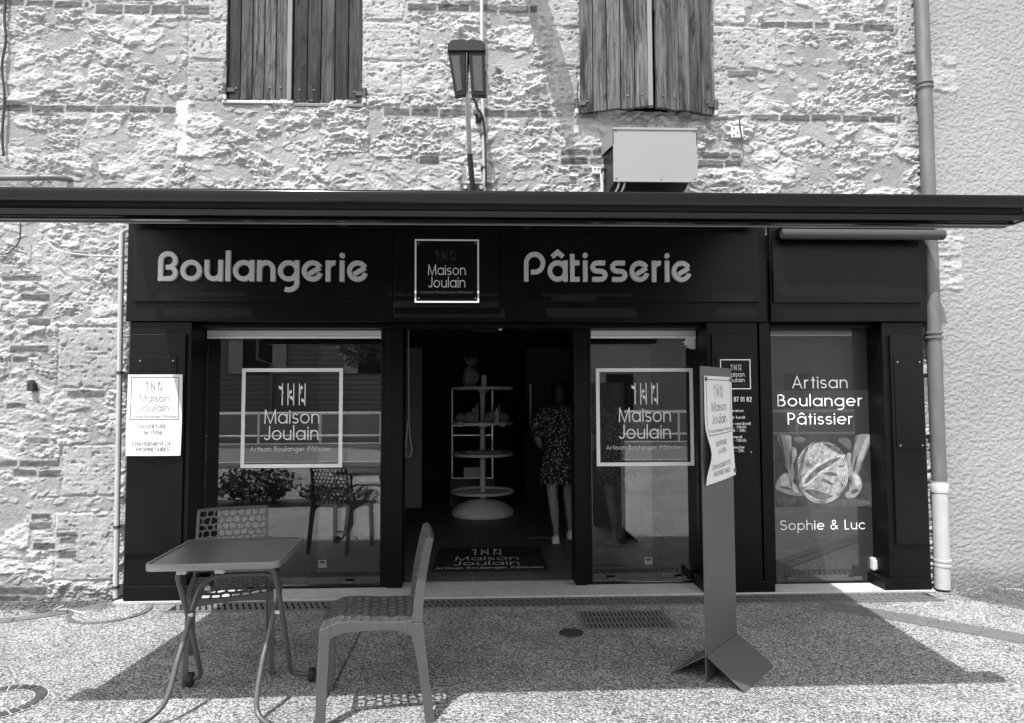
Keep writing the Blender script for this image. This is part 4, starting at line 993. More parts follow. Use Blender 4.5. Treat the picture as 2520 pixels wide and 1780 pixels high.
# ------------------------------------------------------------------ lamp, conduit, hood and fittings above the awning
t = empty('arm_lamp', (-.09, -.03, 3.1)); tag(t, 'double headed lamp on a long black arm standing above the awning', 'lamp')
A = Vector((-.09, -.06, 3.02)); p1 = PY(1053, 345, -.16); p2 = PY(1047, 205, -.42); p3 = PY(1046, 104, -.55)
mb = MB(); mb.tube(bez([A, p1], 2), .021, 10); part(mb, 'arm', 'cable_black', t, smooth=True)
mb = MB(); mb.tube(bez([p1, p2, p3], 6), .019, 12); part(mb, 'arm', 'arm_chrome', t, smooth=True)
mb = MB(); mb.box(A.x-.10, A.x+.10, -.06, -.0, A.z+.01, A.z+.085)
part(mb, 'base_plate', 'iron', t, bevel=.004)
for s in (-1, 1):
    mb = MB(); mb.lathe([(.016, -.012), (.016, 0)], (A.x+s*.06, -.06, A.z+.05), 6, 'y'); part(mb, 'bolt', 'aluminium', t)
def LP(x, y): return PY(x, y, -.58)
def quad_head(pts, dep, inner, name):
    w3 = [LP(*q) for q in pts]
    mb = MB(); n = len(w3)
    vs = [tuple(q) for q in w3]+[tuple(q+Vector((0, dep, .02))) for q in w3]
    mb.add(vs, [tuple(range(n))[::-1], tuple(range(n, 2*n))]+[(i, (i+1) % n, (i+1) % n+n, i+n) for i in range(n)])
    o = part(mb, name, 'brown_metal', t, bevel=.004)
    mb = MB(); w4 = [LP(*q)+Vector((0, -.003, 0)) for q in inner]
    vs = [tuple(q) for q in w4]+[tuple(q+Vector((0, .002, 0))) for q in w4]
    mb.add(vs, [(3, 2, 1, 0), (4, 5, 6, 7)]+[(i, (i+1) % 4, (i+1) % 4+4, i+4) for i in range(4)])
    g = mb.build('lens', 'lamp_lens'); g.parent = o
quad_head([(1004, 115), (1044, 113), (1044, 212), (1020, 217)], .09, [(1012, 126), (1030, 125), (1036, 203), (1025, 206)], 'lamp_head')
quad_head([(1050, 113), (1087, 114), (1091, 215), (1057, 213)], .09, [(1059, 126), (1080, 126), (1083, 206), (1064, 204)], 'lamp_head')
mb = MB(); w3 = [LP(*q)+Vector((0, -.012, 0)) for q in ((1003, 116), (1004, 100), (1012, 91), (1040, 89), (1047, 92), (1054, 89), (1080, 92), (1088, 101), (1089, 116))]; n = len(w3)
vs = [tuple(q) for q in w3]+[tuple(q+Vector((0, .13, .03))) for q in w3]
mb.add(vs, [tuple(range(n))[::-1], tuple(range(n, 2*n))]+[(i, (i+1) % n, (i+1) % n+n, i+n) for i in range(n)]); part(mb, 'head_cap', 'lamp_cap', t, bevel=.006)
# conduit with black cable
a, b = PY(1080, -70, -.055), PY(1088, 418, -.055)
mb = MB(); mb.tube([(a.x, -.06, 5.4), (a.x, -.06, 3.95), (b.x, -.055, b.z-.15)], .0135, 10)
o = empty('conduit', (a.x, -.05, 3.0)); tag(o, 'thin pale vertical conduit pipe on the stone behind the lamp', 'pipe'); part(mb, 'pipe', 'white_pipe', o, smooth=True)
for y in (160, 300, 375):
    q = PY(1084, y, -.06); mb = MB(); mb.box(q.x-.022, q.x+.022, -.075, .0, q.z-.008, q.z+.008); part(mb, 'clip', 'iron', o, bevel=.002)
mb = MB(); pts = [PY(x, y, Y) for x, y, Y in ((1062, 222, -.35), (1072, 245, -.2), (1082, 262, -.09), (1087, 300, -.08), (1089, 360, -.08), (1090, 420, -.07))]
mb.tube(bez(pts, 6), .008, 8); o = mb.build('cable', 'cable_black', smooth=True); tag(o, 'black cable dropping from the lamp along the conduit', 'cable')
mb = MB(); q0, q1 = PY(1066, 225, -.1), PY(1090, 275, -.02); mb.box(q0.x, q1.x-.03, -.12, .0, q1.z, q1.z+.03); mb.box(q0.x, q0.x+.02, -.12, -.10, q1.z, q0.z)
o = mb.build('wall_bracket', 'iron', bevel=.003); tag(o, 'small dark wall bracket below the lamp heads', 'bracket')
# exhaust hood
HX0, HX1, HZ0, HZ1 = rect(1375, 288, 1563, 408, -.5)
t = empty('exhaust_hood', ((HX0+HX1)/2, 0, HZ0)); tag(t, 'pale grey sheet metal exhaust hood below the ajar shutters', 'hood')
mb = MB(); e = .004
mb.box(HX0, HX1, -.5, -.5+e, HZ0, HZ1); part(mb, 'front_sheet', 'hood_paint', t)
mb = MB(); mb.add([(HX0, -.5, HZ1), (HX1, -.5, HZ1), (HX1, .01, HZ1+.10), (HX0, .01, HZ1+.10), (HX0, -.5, HZ1-e), (HX1, -.5, HZ1-e), (HX1, .01, HZ1+.10-e), (HX0, .01, HZ1+.10-e)],
                  [(0, 1, 2, 3), (7, 6, 5, 4), (0, 4, 5, 1), (1, 5, 6, 2), (2, 6, 7, 3), (3, 7, 4, 0)]); part(mb, 'top_sheet', 'hood_paint', t)
for x in (HX0, HX1-e):
    mb = MB(); mb.prism([(-.5, HZ1-.12), (-.5, HZ1-e), (.01, HZ1+.10-e), (.01, HZ1-.02)], lambda u, v_, d: (x+d, u, v_), 0, e); part(mb, 'side_sheet', 'hood_paint', t)
for x, z in ((HX0+.02, HZ0+.02), (HX1-.02, HZ0+.02), (HX0+.02, HZ1-.02), (HX1-.02, HZ1-.02), ((HX0+HX1)/2+.04, HZ0+.015)):
    mb = MB(); mb.lathe([(.006, -.003), (.005, 0), (.001, 0)], (x, -.501, z), 8, 'y'); part(mb, 'screw', 'iron', t)
mb = MB(); mb.box(HX0-.004, HX1+.004, -.506, -.49, HZ1-.014, HZ1+.003); part(mb, 'folded_edge', 'hood_paint', t, bevel=.002)
mb = MB(); mb.box(HX0, HX1, -.505, -.49, HZ0-.003, HZ0+.010); part(mb, 'folded_edge', 'hood_paint', t, bevel=.002)
mb = MB(); mb.box(HX0+.02, HX1-.02, -.44, .02, HZ0+.02, HZ1-.05); part(mb, 'duct', 'black_frame', t)  # black box filling the hood: its inner shade is put into the colour
for x in (HX0+.05, HX0+.09, HX1-.05):
    mb = MB(); mb.tube(bez([(x, -.46, HZ0+.01), (x-.02, -.44, HZ0-.05), (x-.05, -.2, HZ0-.1), (x-.05, .0, HZ0-.1)], 5), .007, 8); part(mb, 'stay', 'white_plastic', t, smooth=True)
mb = MB(); mb.box(HX0-.05, HX1+.05, -.06, .02, 2.84, 2.90); part(mb, 'support', 'white_plastic', t, bevel=.003)
# small plates
def plate(r4, Y, lab, holes):
    q = rect(*r4, Y); t = empty('wall_plate', ((q[0]+q[1])/2, Y, q[2])); tag(t, lab, 'bracket')
    mb = MB(); mb.box(q[0], q[1], Y, .0, q[2], q[3]); part(mb, 'plate', 'white_plastic', t, bevel=.004)
    for u, v_ in holes:
        mb = MB(); mb.lathe([(.007, -.002), (.006, .0), (.001, .0)], (q[0]+(q[1]-q[0])*u, Y-.001, q[2]+(q[3]-q[2])*v_), 8, 'y'); part(mb, 'screw', 'iron', t)
plate((1640, 283, 1667, 309), -.035, 'square white metal plate with screws on the stone right of the hood', ((.2, .8), (.5, .4), (.2, .2), (.8, .25)))
plate((1328, 374, 1348, 390), -.04, 'small white metal bracket left of the exhaust hood', ((.3, .7), (.7, .7)))
q = PY(1349, 408, -.05); mb = MB(); mb.tube([(q.x, -.05, q.z+.06), (q.x+.01, -.05, q.z-.25)], .012, 8); o = mb.build('wall_stay', 'white_plastic', smooth=True); tag(o, 'thin white rod between the hood and the awning roll', 'rod')
mb = MB(); pts = [PY(x, y, -.045) for x, y in ((1662, 262), (1658, 275), (1662, 300), (1664, 318), (1660, 335))]; mb.tube(bez(pts, 5), .006, 7); o = mb.build('cable', 'iron', smooth=True); tag(o, 'short dark loop of cable across the white wall plate', 'cable')
# stub pipe and hanging wires at far left
a, b = PY(-60, 400, -.07), PY(120, 398, -.07)
mb = MB(); mb.tube([tuple(a), (b.x, b.y, b.z), (b.x+.06, -.03, b.z+.005), (b.x+.10, .03, b.z+.01)], [.022, .022, .025, .012], 12)
mb.tube([(b.x-.12, -.07, b.z), (b.x-.095, -.07, b.z)], .027, 12)
o = mb.build('stub_pipe', 'zinc', smooth=True); tag(o, 'grey pipe along the stone entering the wall above the awning', 'pipe')
mb = MB(); pts = [PY(x, y, -.03) for x, y in ((16, -40), (10, 40), (13, 90), (4, 150), (10, 215), (5, 300), (8, 350))]; mb.tube(bez(pts, 5), .009, 8)
o = mb.build('cable', 'cable_black', smooth=True); tag(o, 'old dark cable hanging down the stone near the upper left corner', 'cable')
mb = MB(); pts = [PY(x, y, -.09) for x, y in ((104, 540), (120, 556), (145, 566), (200, 573), (250, 575), (274, 576))]; mb.tube(bez(pts, 5), .006, 8)
o = mb.build('cable', 'white_pipe', smooth=True); tag(o, 'white cable sagging below the awning to the left conduit', 'cable')
mb = MB(); pts = [PY(x, y, -.07) for x, y in ((-20, 566), (10, 570), (30, 558), (44, 538), (46, 500))]; mb.tube(bez(pts, 5), .0045, 8)
o = mb.build('cable', 'cable_black', smooth=True); tag(o, 'black cable looping out under the awning at the far left', 'cable')
q = rect(62, 852, 76, 877, -.04); mb = MB(); mb.prism([(q[0], q[2]), (q[1], q[2]), (q[1], q[3]-.025), ((q[0]+q[1])/2, q[3]), (q[0], q[3]-.025)], YZX(.02), 0, .07)
o = mb.build('wall_hook', 'cable_black', bevel=.004); tag(o, 'small black iron hook set in the left stone wall', 'hook')
# unseen board added up the wall to cast the slanting shadow in view
e = PY(1288, 372, 0); D = .72
mb = MB(); mb.box(e.x-.609*D-.015, e.x-.609*D+.015, -D, .02, e.z+2.17*D, e.z+2.17*D+.58)
o = mb.build('shadow_board', 'brown_metal', bevel=.004); tag(o, 'unseen board added high on the stone wall to cast a slanting shadow', 'sign')

# ------------------------------------------------------------------ pipes beside the shopfront
def pipe_x(y): return PY(2072+41*y/1300, y, -.1).x
t = empty('downpipe', (3.45, -.1, 0)); tag(t, 'tall zinc downpipe with white plastic foot at the right end of the shopfront', 'pipe')
zz = lambda y: PY(2095, y, -.09).z
mb = MB(); mb.tube([(3.452, -.085, 5.5), (3.452, -.085, 2.7), (3.452, -.085, zz(1085))], .052, 20); part(mb, 'pipe', 'zinc', t, smooth=True)
mb = MB(); mb.tube([(3.452, -.085, zz(1080)), (3.447, -.085, .02)], .056, 20); part(mb, 'foot_pipe', 'white_pipe', t, smooth=True)
mb = MB(); mb.lathe([(.055, 0), (.062, .004), (.063, .06), (.058, .068)], (3.452, -.085, zz(1105)), 20); part(mb, 'socket', 'white_pipe', t, smooth=True)
for y, m_ in ((192, 'zinc'), (752, 'zinc'), (1262, 'white_pipe')):
    z = zz(y); mb = MB()
    for dz in (-.018, .018): mb.lathe([(.054, dz-.011), (.063, dz-.007), (.063, dz+.007), (.054, dz+.011)], (3.452, -.085, z), 20)
    mb.box(3.44, 3.46, -.03, .02, z-.012, z+.012); part(mb, 'collar', m_, t, smooth=True)
t = empty('conduit', (-2.69, -.06, 0)); tag(t, 'slim pale conduit pipe down the left edge of the shopfront', 'pipe')
mb = MB(); mb.tube([(-2.697, -.075, 2.70), (-2.68, -.075, 1.2), (-2.668, -.075, .03)], .019, 12); part(mb, 'pipe', 'white_pipe', t, smooth=True)
for y in (836, 1181, 1316, 1343):
    z = PY(268, y, -.07).z; mb = MB(); mb.lathe([(.024, -.01), (.024, .01)], (-2.682+.012*(1.3-z)/1.3, -.075, z), 12); mb.box(-2.70, -2.62, -.07, -.0, z-.006, z+.006); part(mb, 'clip', 'iron', t, smooth=True)

# ------------------------------------------------------------------ things in the pavement
t = empty('channel_drain', (.5, -.235, 0)); tag(t, 'long dark channel drain with curved slots along the doorstep', 'drain')
x0, x1 = -2.20, 3.28
mb = MB(); mb.box(x0, x1, -.345, -.15, -.02, .004); part(mb, 'channel', 'void', t)
mb = MB()
for y0, y1 in ((-.350, -.330), (-.165, -.145)): mb.box(x0, x1, y0, y1, -.01, .012)
x = x0+.02
F = lambda u, v, d: (u, v, d)
while x < x1-.05:
    pts = [(x+.030*math.tanh(3*(k/8-.5))*-1+.03, -.330+.165*k/8) for k in range(9)]
    ribbon(mb, pts, .024, F, .010); x += .043
part(mb, 'grating', 'cast_iron', t)
g4 = [PZ(*p, 0) for p in ((1300, 1374), (1479, 1371), (1506, 1411), (1320, 1414))]
t = empty('drain_grate', tuple(sum(g4, Vector())/4)); tag(t, 'rectangular cast iron drain grate in the shaded pavement', 'grate')
cx, cy = t.location.x, t.location.y
gw, gd = .27, .165
mb = MB(); mb.box(cx-gw, cx+gw, cy-gd, cy+gd, -.02, .003); part(mb, 'pit', 'void', t)
mb = MB()
for a in ((cx-gw-.03, cx+gw+.03, cy-gd-.03, cy-gd), (cx-gw-.03, cx+gw+.03, cy+gd, cy+gd+.03), (cx-gw-.03, cx-gw, cy-gd, cy+gd), (cx+gw, cx+gw+.03, cy-gd, cy+gd)): mb.box(*a, -.01, .010)
part(mb, 'frame', 'cast_iron', t, bevel=.002)
mb = MB()
for i in range(19): xx = cx-gw+(i+.5)*2*gw/19; mb.box(xx-.008, xx+.008, cy-gd, cy+gd, -.01, .009)
for yy in (-.06, .06): mb.box(cx-gw, cx+gw, cy+yy-.012, cy+yy+.012, -.012, .007)
part(mb, 'bars', 'cast_iron', t)
def cover(x, y, r, lab, name='access_cover', m='iron', lid=None):
    p = PZ(x, y, 0); t = empty(name, (p.x, p.y, 0)); tag(t, lab, 'cover')
    mb = MB(); mb.lathe([(r, -.01), (r, .008), (r*.93, .010), (r*.88, .003)], (p.x, p.y, 0), 40); part(mb, 'ring', m, t, smooth=True)
    mb = MB(); mb.lathe([(r*.86, -.01), (r*.86, .007), (r*.05, .008)], (p.x, p.y, 0), 40); part(mb, 'lid', lid or m, t, smooth=True); return t
cover(1281, 1420, .075, 'small round iron cap set in the pavement near the grate')
cover(247, 1373, .26, 'round paved access cover in the pavement at the foot of the left conduit', m='cover_stone', lid='aggregate')
# ring of setts round a tree pit at bottom left
c0 = PZ(-4.5, 1577, 0); c0 = (c0.x, c0.y); t = empty('paving_ring', (c0[0], c0[1], 0)); tag(t, 'ring of small dark setts laid in the pavement at bottom left', 'paving')
mb = MB(); N = 26
for i in range(N):
    a0 = 2*math.pi*(i+.10)/N; a1 = 2*math.pi*(i+.90)/N; r0, r1 = .148, .200
    q = [(c0[0]+r*math.cos(a), c0[1]+r*math.sin(a)) for r, a in ((r0, a0), (r1, a0), (r1, a1), (r0, a1))]
    mb.prism(q, lambda u, v, d: (u, v, d), -.02, .010)
part(mb, 'setts', 'setts_dark', t, bevel=.004)
mb = MB(); NN = 64; v = []; f = []
for i in range(NN):
    a = 2*math.pi*i/NN
    for r in (.143, .206): v.append((c0[0]+r*math.cos(a), c0[1]+r*math.sin(a), .004))
for i in range(NN): j = (i+1) % NN; f.append((2*i, 2*i+1, 2*j+1, 2*j))
mb.add(v, f); part(mb, 'bed', 'kerb', t)
# bands of flat paving stones
def band(pts, wd, lab, ln=.24, rows=2, m='setts'):
    t = empty('paving_band', (pts[0][0], pts[0][1], 0)); tag(t, lab, 'paving')
    P = bez([(x, y, 0) for x, y in pts], 10); mb = MB(); rs = random.Random(4)
    L = [0]
    for i in range(1, len(P)): L.append(L[-1]+(P[i]-P[i-1]).length)
    def at(s):
        for i in range(1, len(P)):
            if s <= L[i] or i == len(P)-1:
                tt = (s-L[i-1])/max(1e-6, L[i]-L[i-1]); p = P[i-1].lerp(P[i], tt); d = (P[i]-P[i-1]).normalized(); return p, Vector((-d.y, d.x, 0))
    for r in range(rows):
        s = -.1*r+.0
        while s < L[-1]:
            e = min(s+ln*(.8+.4*rs.random()), L[-1]); a, na = at(max(0, s)); b, nb = at(e-.008)
            o0 = -wd/2+wd*r/rows+.005; o1 = -wd/2+wd*(r+1)/rows-.005; hz = .007+.004*rs.random()
            q = [a+na*o0, b+nb*o0, b+nb*o1, a+na*o1]; mb.prism([(p.x, p.y) for p in q], lambda u, v, d: (u, v, d), -.02, hz); s = e
    part(mb, 'stones', m, t, bevel=.003)
band([(2.38, -.40), (2.62, -.58), (3.0, -.92), (3.55, -1.40), (4.4, -2.05)], .20, 'double row of flat pale paving stones crossing the pavement at right')
band([(-4.6, -.62), (-3.6, -.56), (-3.15, -.46), (-2.95, -.33), (-2.70, -.18)], .11, 'single curved row of pale paving stones at the foot of the left wall', .3, 1)
# thin dark line across the pavement
mb = MB(); q = [PZ(*p, .003) for p in ((808, 1418), (758, 1518), (735, 1560), (690, 1645))]
ribbon(mb, [(p.x, p.y) for p in q], .007, lambda u, v, d: (u, v, .003), .001); o = mb.build('pavement_line', 'iron'); tag(o, kind='structure')
# dirt, pebbles and a twig against the walls
def dirt(name, x0, x1, y0, y1, n, seed, lab):
    rs = random.Random(seed); mb = MB()
    for i in range(n):
        x = rs.uniform(x0, x1); y = y1-(y1-y0)*abs(rs.gauss(0, .45)); s = rs.uniform(.004, .013)
        if y < y0: continue
        k = [(math.cos(a)*s*rs.uniform(.7, 1.2), math.sin(a)*s*rs.uniform(.6, 1.1)) for a in (0, 1.2, 2.4, 3.6, 5)]
        mb.prism([(x+u, y+v) for u, v in k], lambda u, v, d: (u, v, d), -.002, s*rs.uniform(.4, 1.0))
    o = mb.build(name, 'setts'); tag(o, lab, 'debris', kind='stuff')
dirt('gravel', -4.2, -2.66, -.42, -.01, 900, 3, 'loose gravel and crumbs at the foot of the left wall')
dirt('gravel', 3.5, 4.6, -.55, -.01, 700, 5, 'loose gravel and crumbs at the foot of the roughcast wall')
mb = MB(); mb.tube(bez([PZ(120, 1369, .01), PZ(145, 1366, .03), PZ(165, 1370, .012), PZ(193, 1376, .01)], 5), .005, 6); mb.tube([PZ(122, 1367, .02), PZ(143, 1357, .06)], .004, 6)
o = mb.build('twig', 'kerb', smooth=True); tag(o, 'pale dry twig lying at the foot of the left wall', 'twig')

# ------------------------------------------------------------------ folding table
TZ = .72
t = empty('folding_table', (-1.25, -1.757, 0), R(3.2)); tag(t, 'grey square folding bistro table with crossed tubular legs', 'table')
def rrect(hx, hy, r, n=6):
    pts = []
    for cx, cy, a0 in ((hx-r, hy-r, 0), (-hx+r, hy-r, 90), (-hx+r, -hy+r, 180), (hx-r, -hy+r, 270)):
        pts += [(cx+r*math.cos(R(a0+90*i/n)), cy+r*math.sin(R(a0+90*i/n))) for i in range(n+1)]
    return pts
mb = MB(); o_ = rrect(.296, .296, .045); i_ = rrect(.284, .284, .036); i2 = rrect(.280, .280, .033); n = len(o_)
v = [(x, y, TZ-.030) for x, y in o_]+[(x, y, TZ-.003) for x, y in o_]+[(x*.994, y*.994, TZ) for x, y in o_]+[(x, y, TZ) for x, y in i_]+[(x, y, TZ-.005) for x, y in i2]
f = []
f = [(k*n+j, k*n+(j+1) % n, (k+1)*n+(j+1) % n, (k+1)*n+j) for j in range(n) for k in (3,)]+[tuple(range(4*n, 5*n)), tuple(range(3*n, 4*n))]
vb = [(x*.99, y*.99, TZ-.02) for x, y in i_]
mb.add(v[3*n:]+vb, [(j, (j+1) % n, n+(j+1) % n, n+j) for j in range(n)]+[tuple(range(n, 2*n))]+[tuple(range(2*n, 3*n))[::-1]]); tt_ = mb.build('tabletop', 'table_grey', t, smooth=True)
mb = MB(); vi = [(x*.985, y*.985, TZ-.030) for x, y in i_]
f = []
for k in range(3): f += [(k*n+j, k*n+(j+1) % n, (k+1)*n+(j+1) % n, (k+1)*n+j) for j in range(n)]
f += [(3*n+j, 3*n+(j+1) % n, 4*n+(j+1) % n, 4*n+j) for j in range(n)]+[(4*n+j, 4*n+(j+1) % n, (j+1) % n, j) for j in range(n)]
mb.add(v[:4*n]+vi, f); mb.build('edge_band', 'edge_glint', t, smooth=True)
def uframe(xh, ytop, ztop, foot, rb=.07, off=0.0):
    """inverted U: top bar along x at ytop; both legs run to foot(sx) points"""
    for s in (-1, 1):
        F_ = [Vector(p) for p in foot(s)]
        d = (F_[0]-Vector((s*xh+off, ytop, ztop))).normalized()
        pts = [Vector((off, ytop, ztop)), Vector((s*(xh-rb)+off, ytop, ztop))]
        c = Vector((s*xh+off, ytop, ztop))
        for k in range(1, 7):
            q = k/7; a = Vector((s*(xh-rb)+off, ytop, ztop)); b = c+d*rb
            pts.append(a*(1-q)**2+c*2*q*(1-q)+b*q*q)
        pts.append(c+d*rb); pts += F_
        mb = MB(); mb.tube(pts, .0122, 12); o = mb.build('leg', 'tube_grey', t, smooth=True)
        yield s, o
# frame with wheels: top under the front edge, feet towards the wall; the other one rises only halfway and is held by stays
def foot_a(s):
    k = .10 if s > 0 else .055
    return bez([(s*.222+.03, .03, .33), (s*.222+.035, .14, .105), (s*.226+.035, .163, .062), (s*(.226+k*.35)+.035, .175, .043), (s*(.226+k)+.035, .18, .040)], 5)
for s, o in uframe(.222, -.19, TZ-.047, foot_a, off=.03):
    k = .10 if s > 0 else .055
    mb = MB(); mb.lathe([(.0, -.016), (.030, -.016), (.035, -.010), (.035, .010), (.030, .016), (.0, .016)], (s*(.226+k)+.035, .18, .035), 20, 'x'); mb.build('wheel', 'rubber', o, smooth=True)
    mb = MB(); mb.lathe([(.010, -.011), (.010, .011)], (s*.222+.03-s*.018, -.035, .42), 10, 'x'); mb.build('pivot', 'white_plastic', o, smooth=True)
def foot_b(s):
    if s < 0: return bez([(-.185, -.16, .25), (-.20, -.225, .12), (-.235, -.26, .06), (-.30, -.30, .030), (-.40, -.34, .018)], 6)
    return bez([(.20, -.16, .25), (.195, -.235, .12), (.205, -.27, .055), (.235, -.30, .028), (.275, -.325, .018)], 6)
for s, o in uframe(.20, .10, .575, foot_b, rb=.12, off=.035):
    pass
for x in (-.16, .01):
    mb = MB(); mb.box(x-.022, x+.022, -.215, -.165, TZ-.066, TZ-.0305); mb.build('clip', 'white_plastic', t, bevel=.004)
for s in (-1, 1):
    mb = MB(); mb.tube([(s*.16+.035, .09, .52), (s*.15+.03, .20, TZ-.035)], .010, 8); mb.build('stay', 'rubber', t, smooth=True)
    mb = MB(); mb.lathe([(.013, -.012), (.013, .012)], (s*.172+.035, .085, .515), 10, 'x'); mb.build('stay_knob', 'white_plastic', t, smooth=True)

# ------------------------------------------------------------------ moulded chairs with pierced seat and back
def cell_panel(wd, nu, nv, surf, name, parent, m, th=.009, border=.014, seed=1):
    """staggered rounded cells pierced through a curved panel; u in -1..1, v in 0..1"""
    rs = random.Random(seed); J = {}
    def jit(u, v):
        key = (round(u, 4), round(v, 4))
        if key not in J:
            e = abs(u) > .999 or v < .001 or v > .999
            J[key] = (u+(0 if e else (rs.random()-.5)*.075), v+(0 if e else (rs.random()-.5)*.38/nv))
        return J[key]
    bm = bmesh.new(); V = {}
    def vert(p):
        key = (round(p[0], 4), round(p[1], 4))
        if key not in V: V[key] = bm.verts.new(surf(*p))
        return V[key]
    du = 2/nu
    for r in range(nv):
        off = 0 if r % 2 == 0 else -du/2
        k = nu if r % 2 == 0 else nu+1
        for c in range(k):
            u0 = max(-1, -1+off+c*du); u1 = min(1, -1+off+(c+1)*du); um = (-1+off+(c+.5)*du)
            v0, v1 = r/nv, (r+1)/nv
            um_ok = u0+1e-4 < um < u1-1e-4
            raw = [(u0, v0)]+([(um, v0)] if um_ok else [])+[(u1, v0), (u1, v1)]+([(um, v1)] if um_ok else [])+[(u0, v1)]
            pts = [jit(*p) for p in raw]
            sub = []
            for i in range(len(pts)):
                a, b = pts[i], pts[(i+1) % len(pts)]
                for q in (0, .5): sub.append((a[0]+(b[0]-a[0])*q, a[1]+(b[1]-a[1])*q))
            cx = sum(p[0] for p in pts)/len(pts); cy = sum(p[1] for p in pts)/len(pts)
            n = len(sub); inn = []
            for i in range(n):
                s = [(sub[(i+j) % n]) for j in (-1, 0, 1)]
                x = s[0][0]*.25+s[1][0]*.5+s[2][0]*.25; y = s[0][1]*.25+s[1][1]*.5+s[2][1]*.25
                kx = .84; ky = .80
                inn.append((cx+(x-cx)*kx, cy+(y-cy)*ky))
            ov = [vert(p) for p in sub]; iv = [vert(p) for p in inn]
            for i in range(n):
                j = (i+1) % n
                if len({ov[i], ov[j], iv[j], iv[i]}) == 4:
                    try: bm.faces.new((ov[i], ov[j], iv[j], iv[i]))
                    except ValueError: pass
    bmesh.ops.recalc_face_normals(bm, faces=bm.faces)
    me = bpy.data.meshes.new(name); bm.to_mesh(me); bm.free(); me.materials.append(M[m])
    o = bpy.data.objects.new(name, me); COL.objects.link(o); o.parent = parent
    md = o.modifiers.new('thickness', 'SOLIDIFY'); md.thickness = th; md.offset = 0
    md = o.modifiers.new('round', 'BEVEL'); md.width = .0018; md.segments = 1; md.limit_method = 'ANGLE'; md.angle_limit = R(50)
    return o
def seat_z(y):                                             # y -.215 front .. .20 rear
    q = (y+.215)/.415
    return .448+.010*math.sin(math.pi*min(1, q*1.7))-.022*max(0, (.16-q))/.16*.8-.008*max(0, q-.6)
def back_y(z):                                             # z .45 .. .835
    q = (z-.45)/.367; return .200+.030*q+.035*q*q
def back_hw(z): q = (z-.45)/.367; return .205-.012*q
def make_chair(loc, rz, lab):
    t = empty('cafe_chair', loc, rz); tag(t, lab, 'chair', 'grey moulded terrace chairs with pierced seat and back')
    cell_panel(.4, 8, 10, lambda u, v: (u*.197, -.213+v*.410, seat_z(-.213+v*.41)-.012*(1-u*u)), 'seat', t, 'chair_grey', seed=2)
    cell_panel(.4, 9, 9, lambda u, v: (u*(back_hw(.47+v*.339)-.012), back_y(.47+v*.339)-.018*(u*u)+.018, .47+v*.339), 'backrest', t, 'chair_grey', seed=5)
    for s in (-1, 1):
        X = lambda u, v, d: (s*(.213-d), u, v)
        # side rail butted between the two legs, all flush on the outside
        top = [(-.176+.341*i/12, seat_z(-.176+.341*i/12)+.004) for i in range(13)]; bot = [(.165, .400), (.10, .413), (-.02, .418), (-.12, .413), (-.165, .398), (-.176, .388)]
        mb = MB(); mb.prism(top+bot, X, 0, .024); mb.build('side_rail', 'chair_grey', t, bevel=.002)
        def side_leg(q):
            v = [(s*(.213+.010*(1-min(1, z/.40))), y, z) for y, z in q]+[(s*(.187+.010*(1-min(1, z/.40))), y, z) for y, z in q]; n = len(q)
            mb = MB(); mb.add(v, [tuple(range(n)), tuple(range(n, 2*n))[::-1]]+[(i, (i+1) % n, (i+1) % n+n, i+n) for i in range(n)]); mb.build('leg', 'chair_grey', t, bevel=.002)
        side_leg([(-.176, seat_z(-.176)+.004), (-.205, seat_z(-.205)+.003), (-.219, .432), (-.223, .418), (-.229, .25), (-.236, .0), (-.194, .0), (-.180, .28), (-.178, .36), (-.176, .388)])
        side_leg([(.165, seat_z(.165)+.004), (.186, .452), (.186, .44), (.236, .44), (.264, .20), (.290, .0), (.248, .0), (.212, .25), (.186, .38), (.165, .400)])
        zs = [.44+.377*i/12 for i in range(13)]
        mb = MB(); n = 13; wdt = lambda z: .020+.014*(1-(z-.44)/.377)
        v = []
        for z in zs: y = back_y(max(.45, z)); hw = back_hw(z); v += [(s*hw, y-.014, z), (s*hw, y+wdt(z), z), (s*(hw-.016), y+wdt(z), z), (s*(hw-.016), y-.014, z)]
        f = [(4*i+k, 4*i+(k+1) % 4, 4*i+4+(k+1) % 4, 4*i+4+k) for i in range(12) for k in range(4)]+[(3, 2, 1, 0), (48, 49, 50, 51)]
        mb.add(v, f); mb.build('upright', 'chair_grey', t, bevel=.003)
    mb = MB(); z = .817; y = back_y(z); mb.tube([(-back_hw(z)+.004, y+.004, z-.004), (-.1, y+.014, z-.002), (.1, y+.014, z-.002), (back_hw(z)-.004, y+.004, z-.004)], .009, 8); mb.build('top_rail', 'chair_grey', t, smooth=True)
    mb = MB(); n = 13; v = []
    for i in range(n): x = -.2+.4*i/12; dz = .010*(1-(x/.2)**2); v += [(x, -.222, .436-dz), (x, -.222, .385+dz*1.6), (x, -.205, .385+dz*1.6), (x, -.205, .436-dz)]
    mb.add(v, [(4*i+k, 4*i+(k+1) % 4, 4*i+4+(k+1) % 4, 4*i+4+k) for i in range(12) for k in range(4)]+[(3, 2, 1, 0), (48, 49, 50, 51)]); mb.build('front_apron', 'chair_grey', t, bevel=.003)
    return t
ch = make_chair((-.545, -1.862, 0), R(-82.5), 'grey chair seen side on at the near right of the table')
c2 = copy_tree(ch); c2.location = (-1.405, -1.315, 0); c2.rotation_euler = (0, 0, R(19)); c2['label'] = 'grey chair pushed under the far side of the table facing the street'

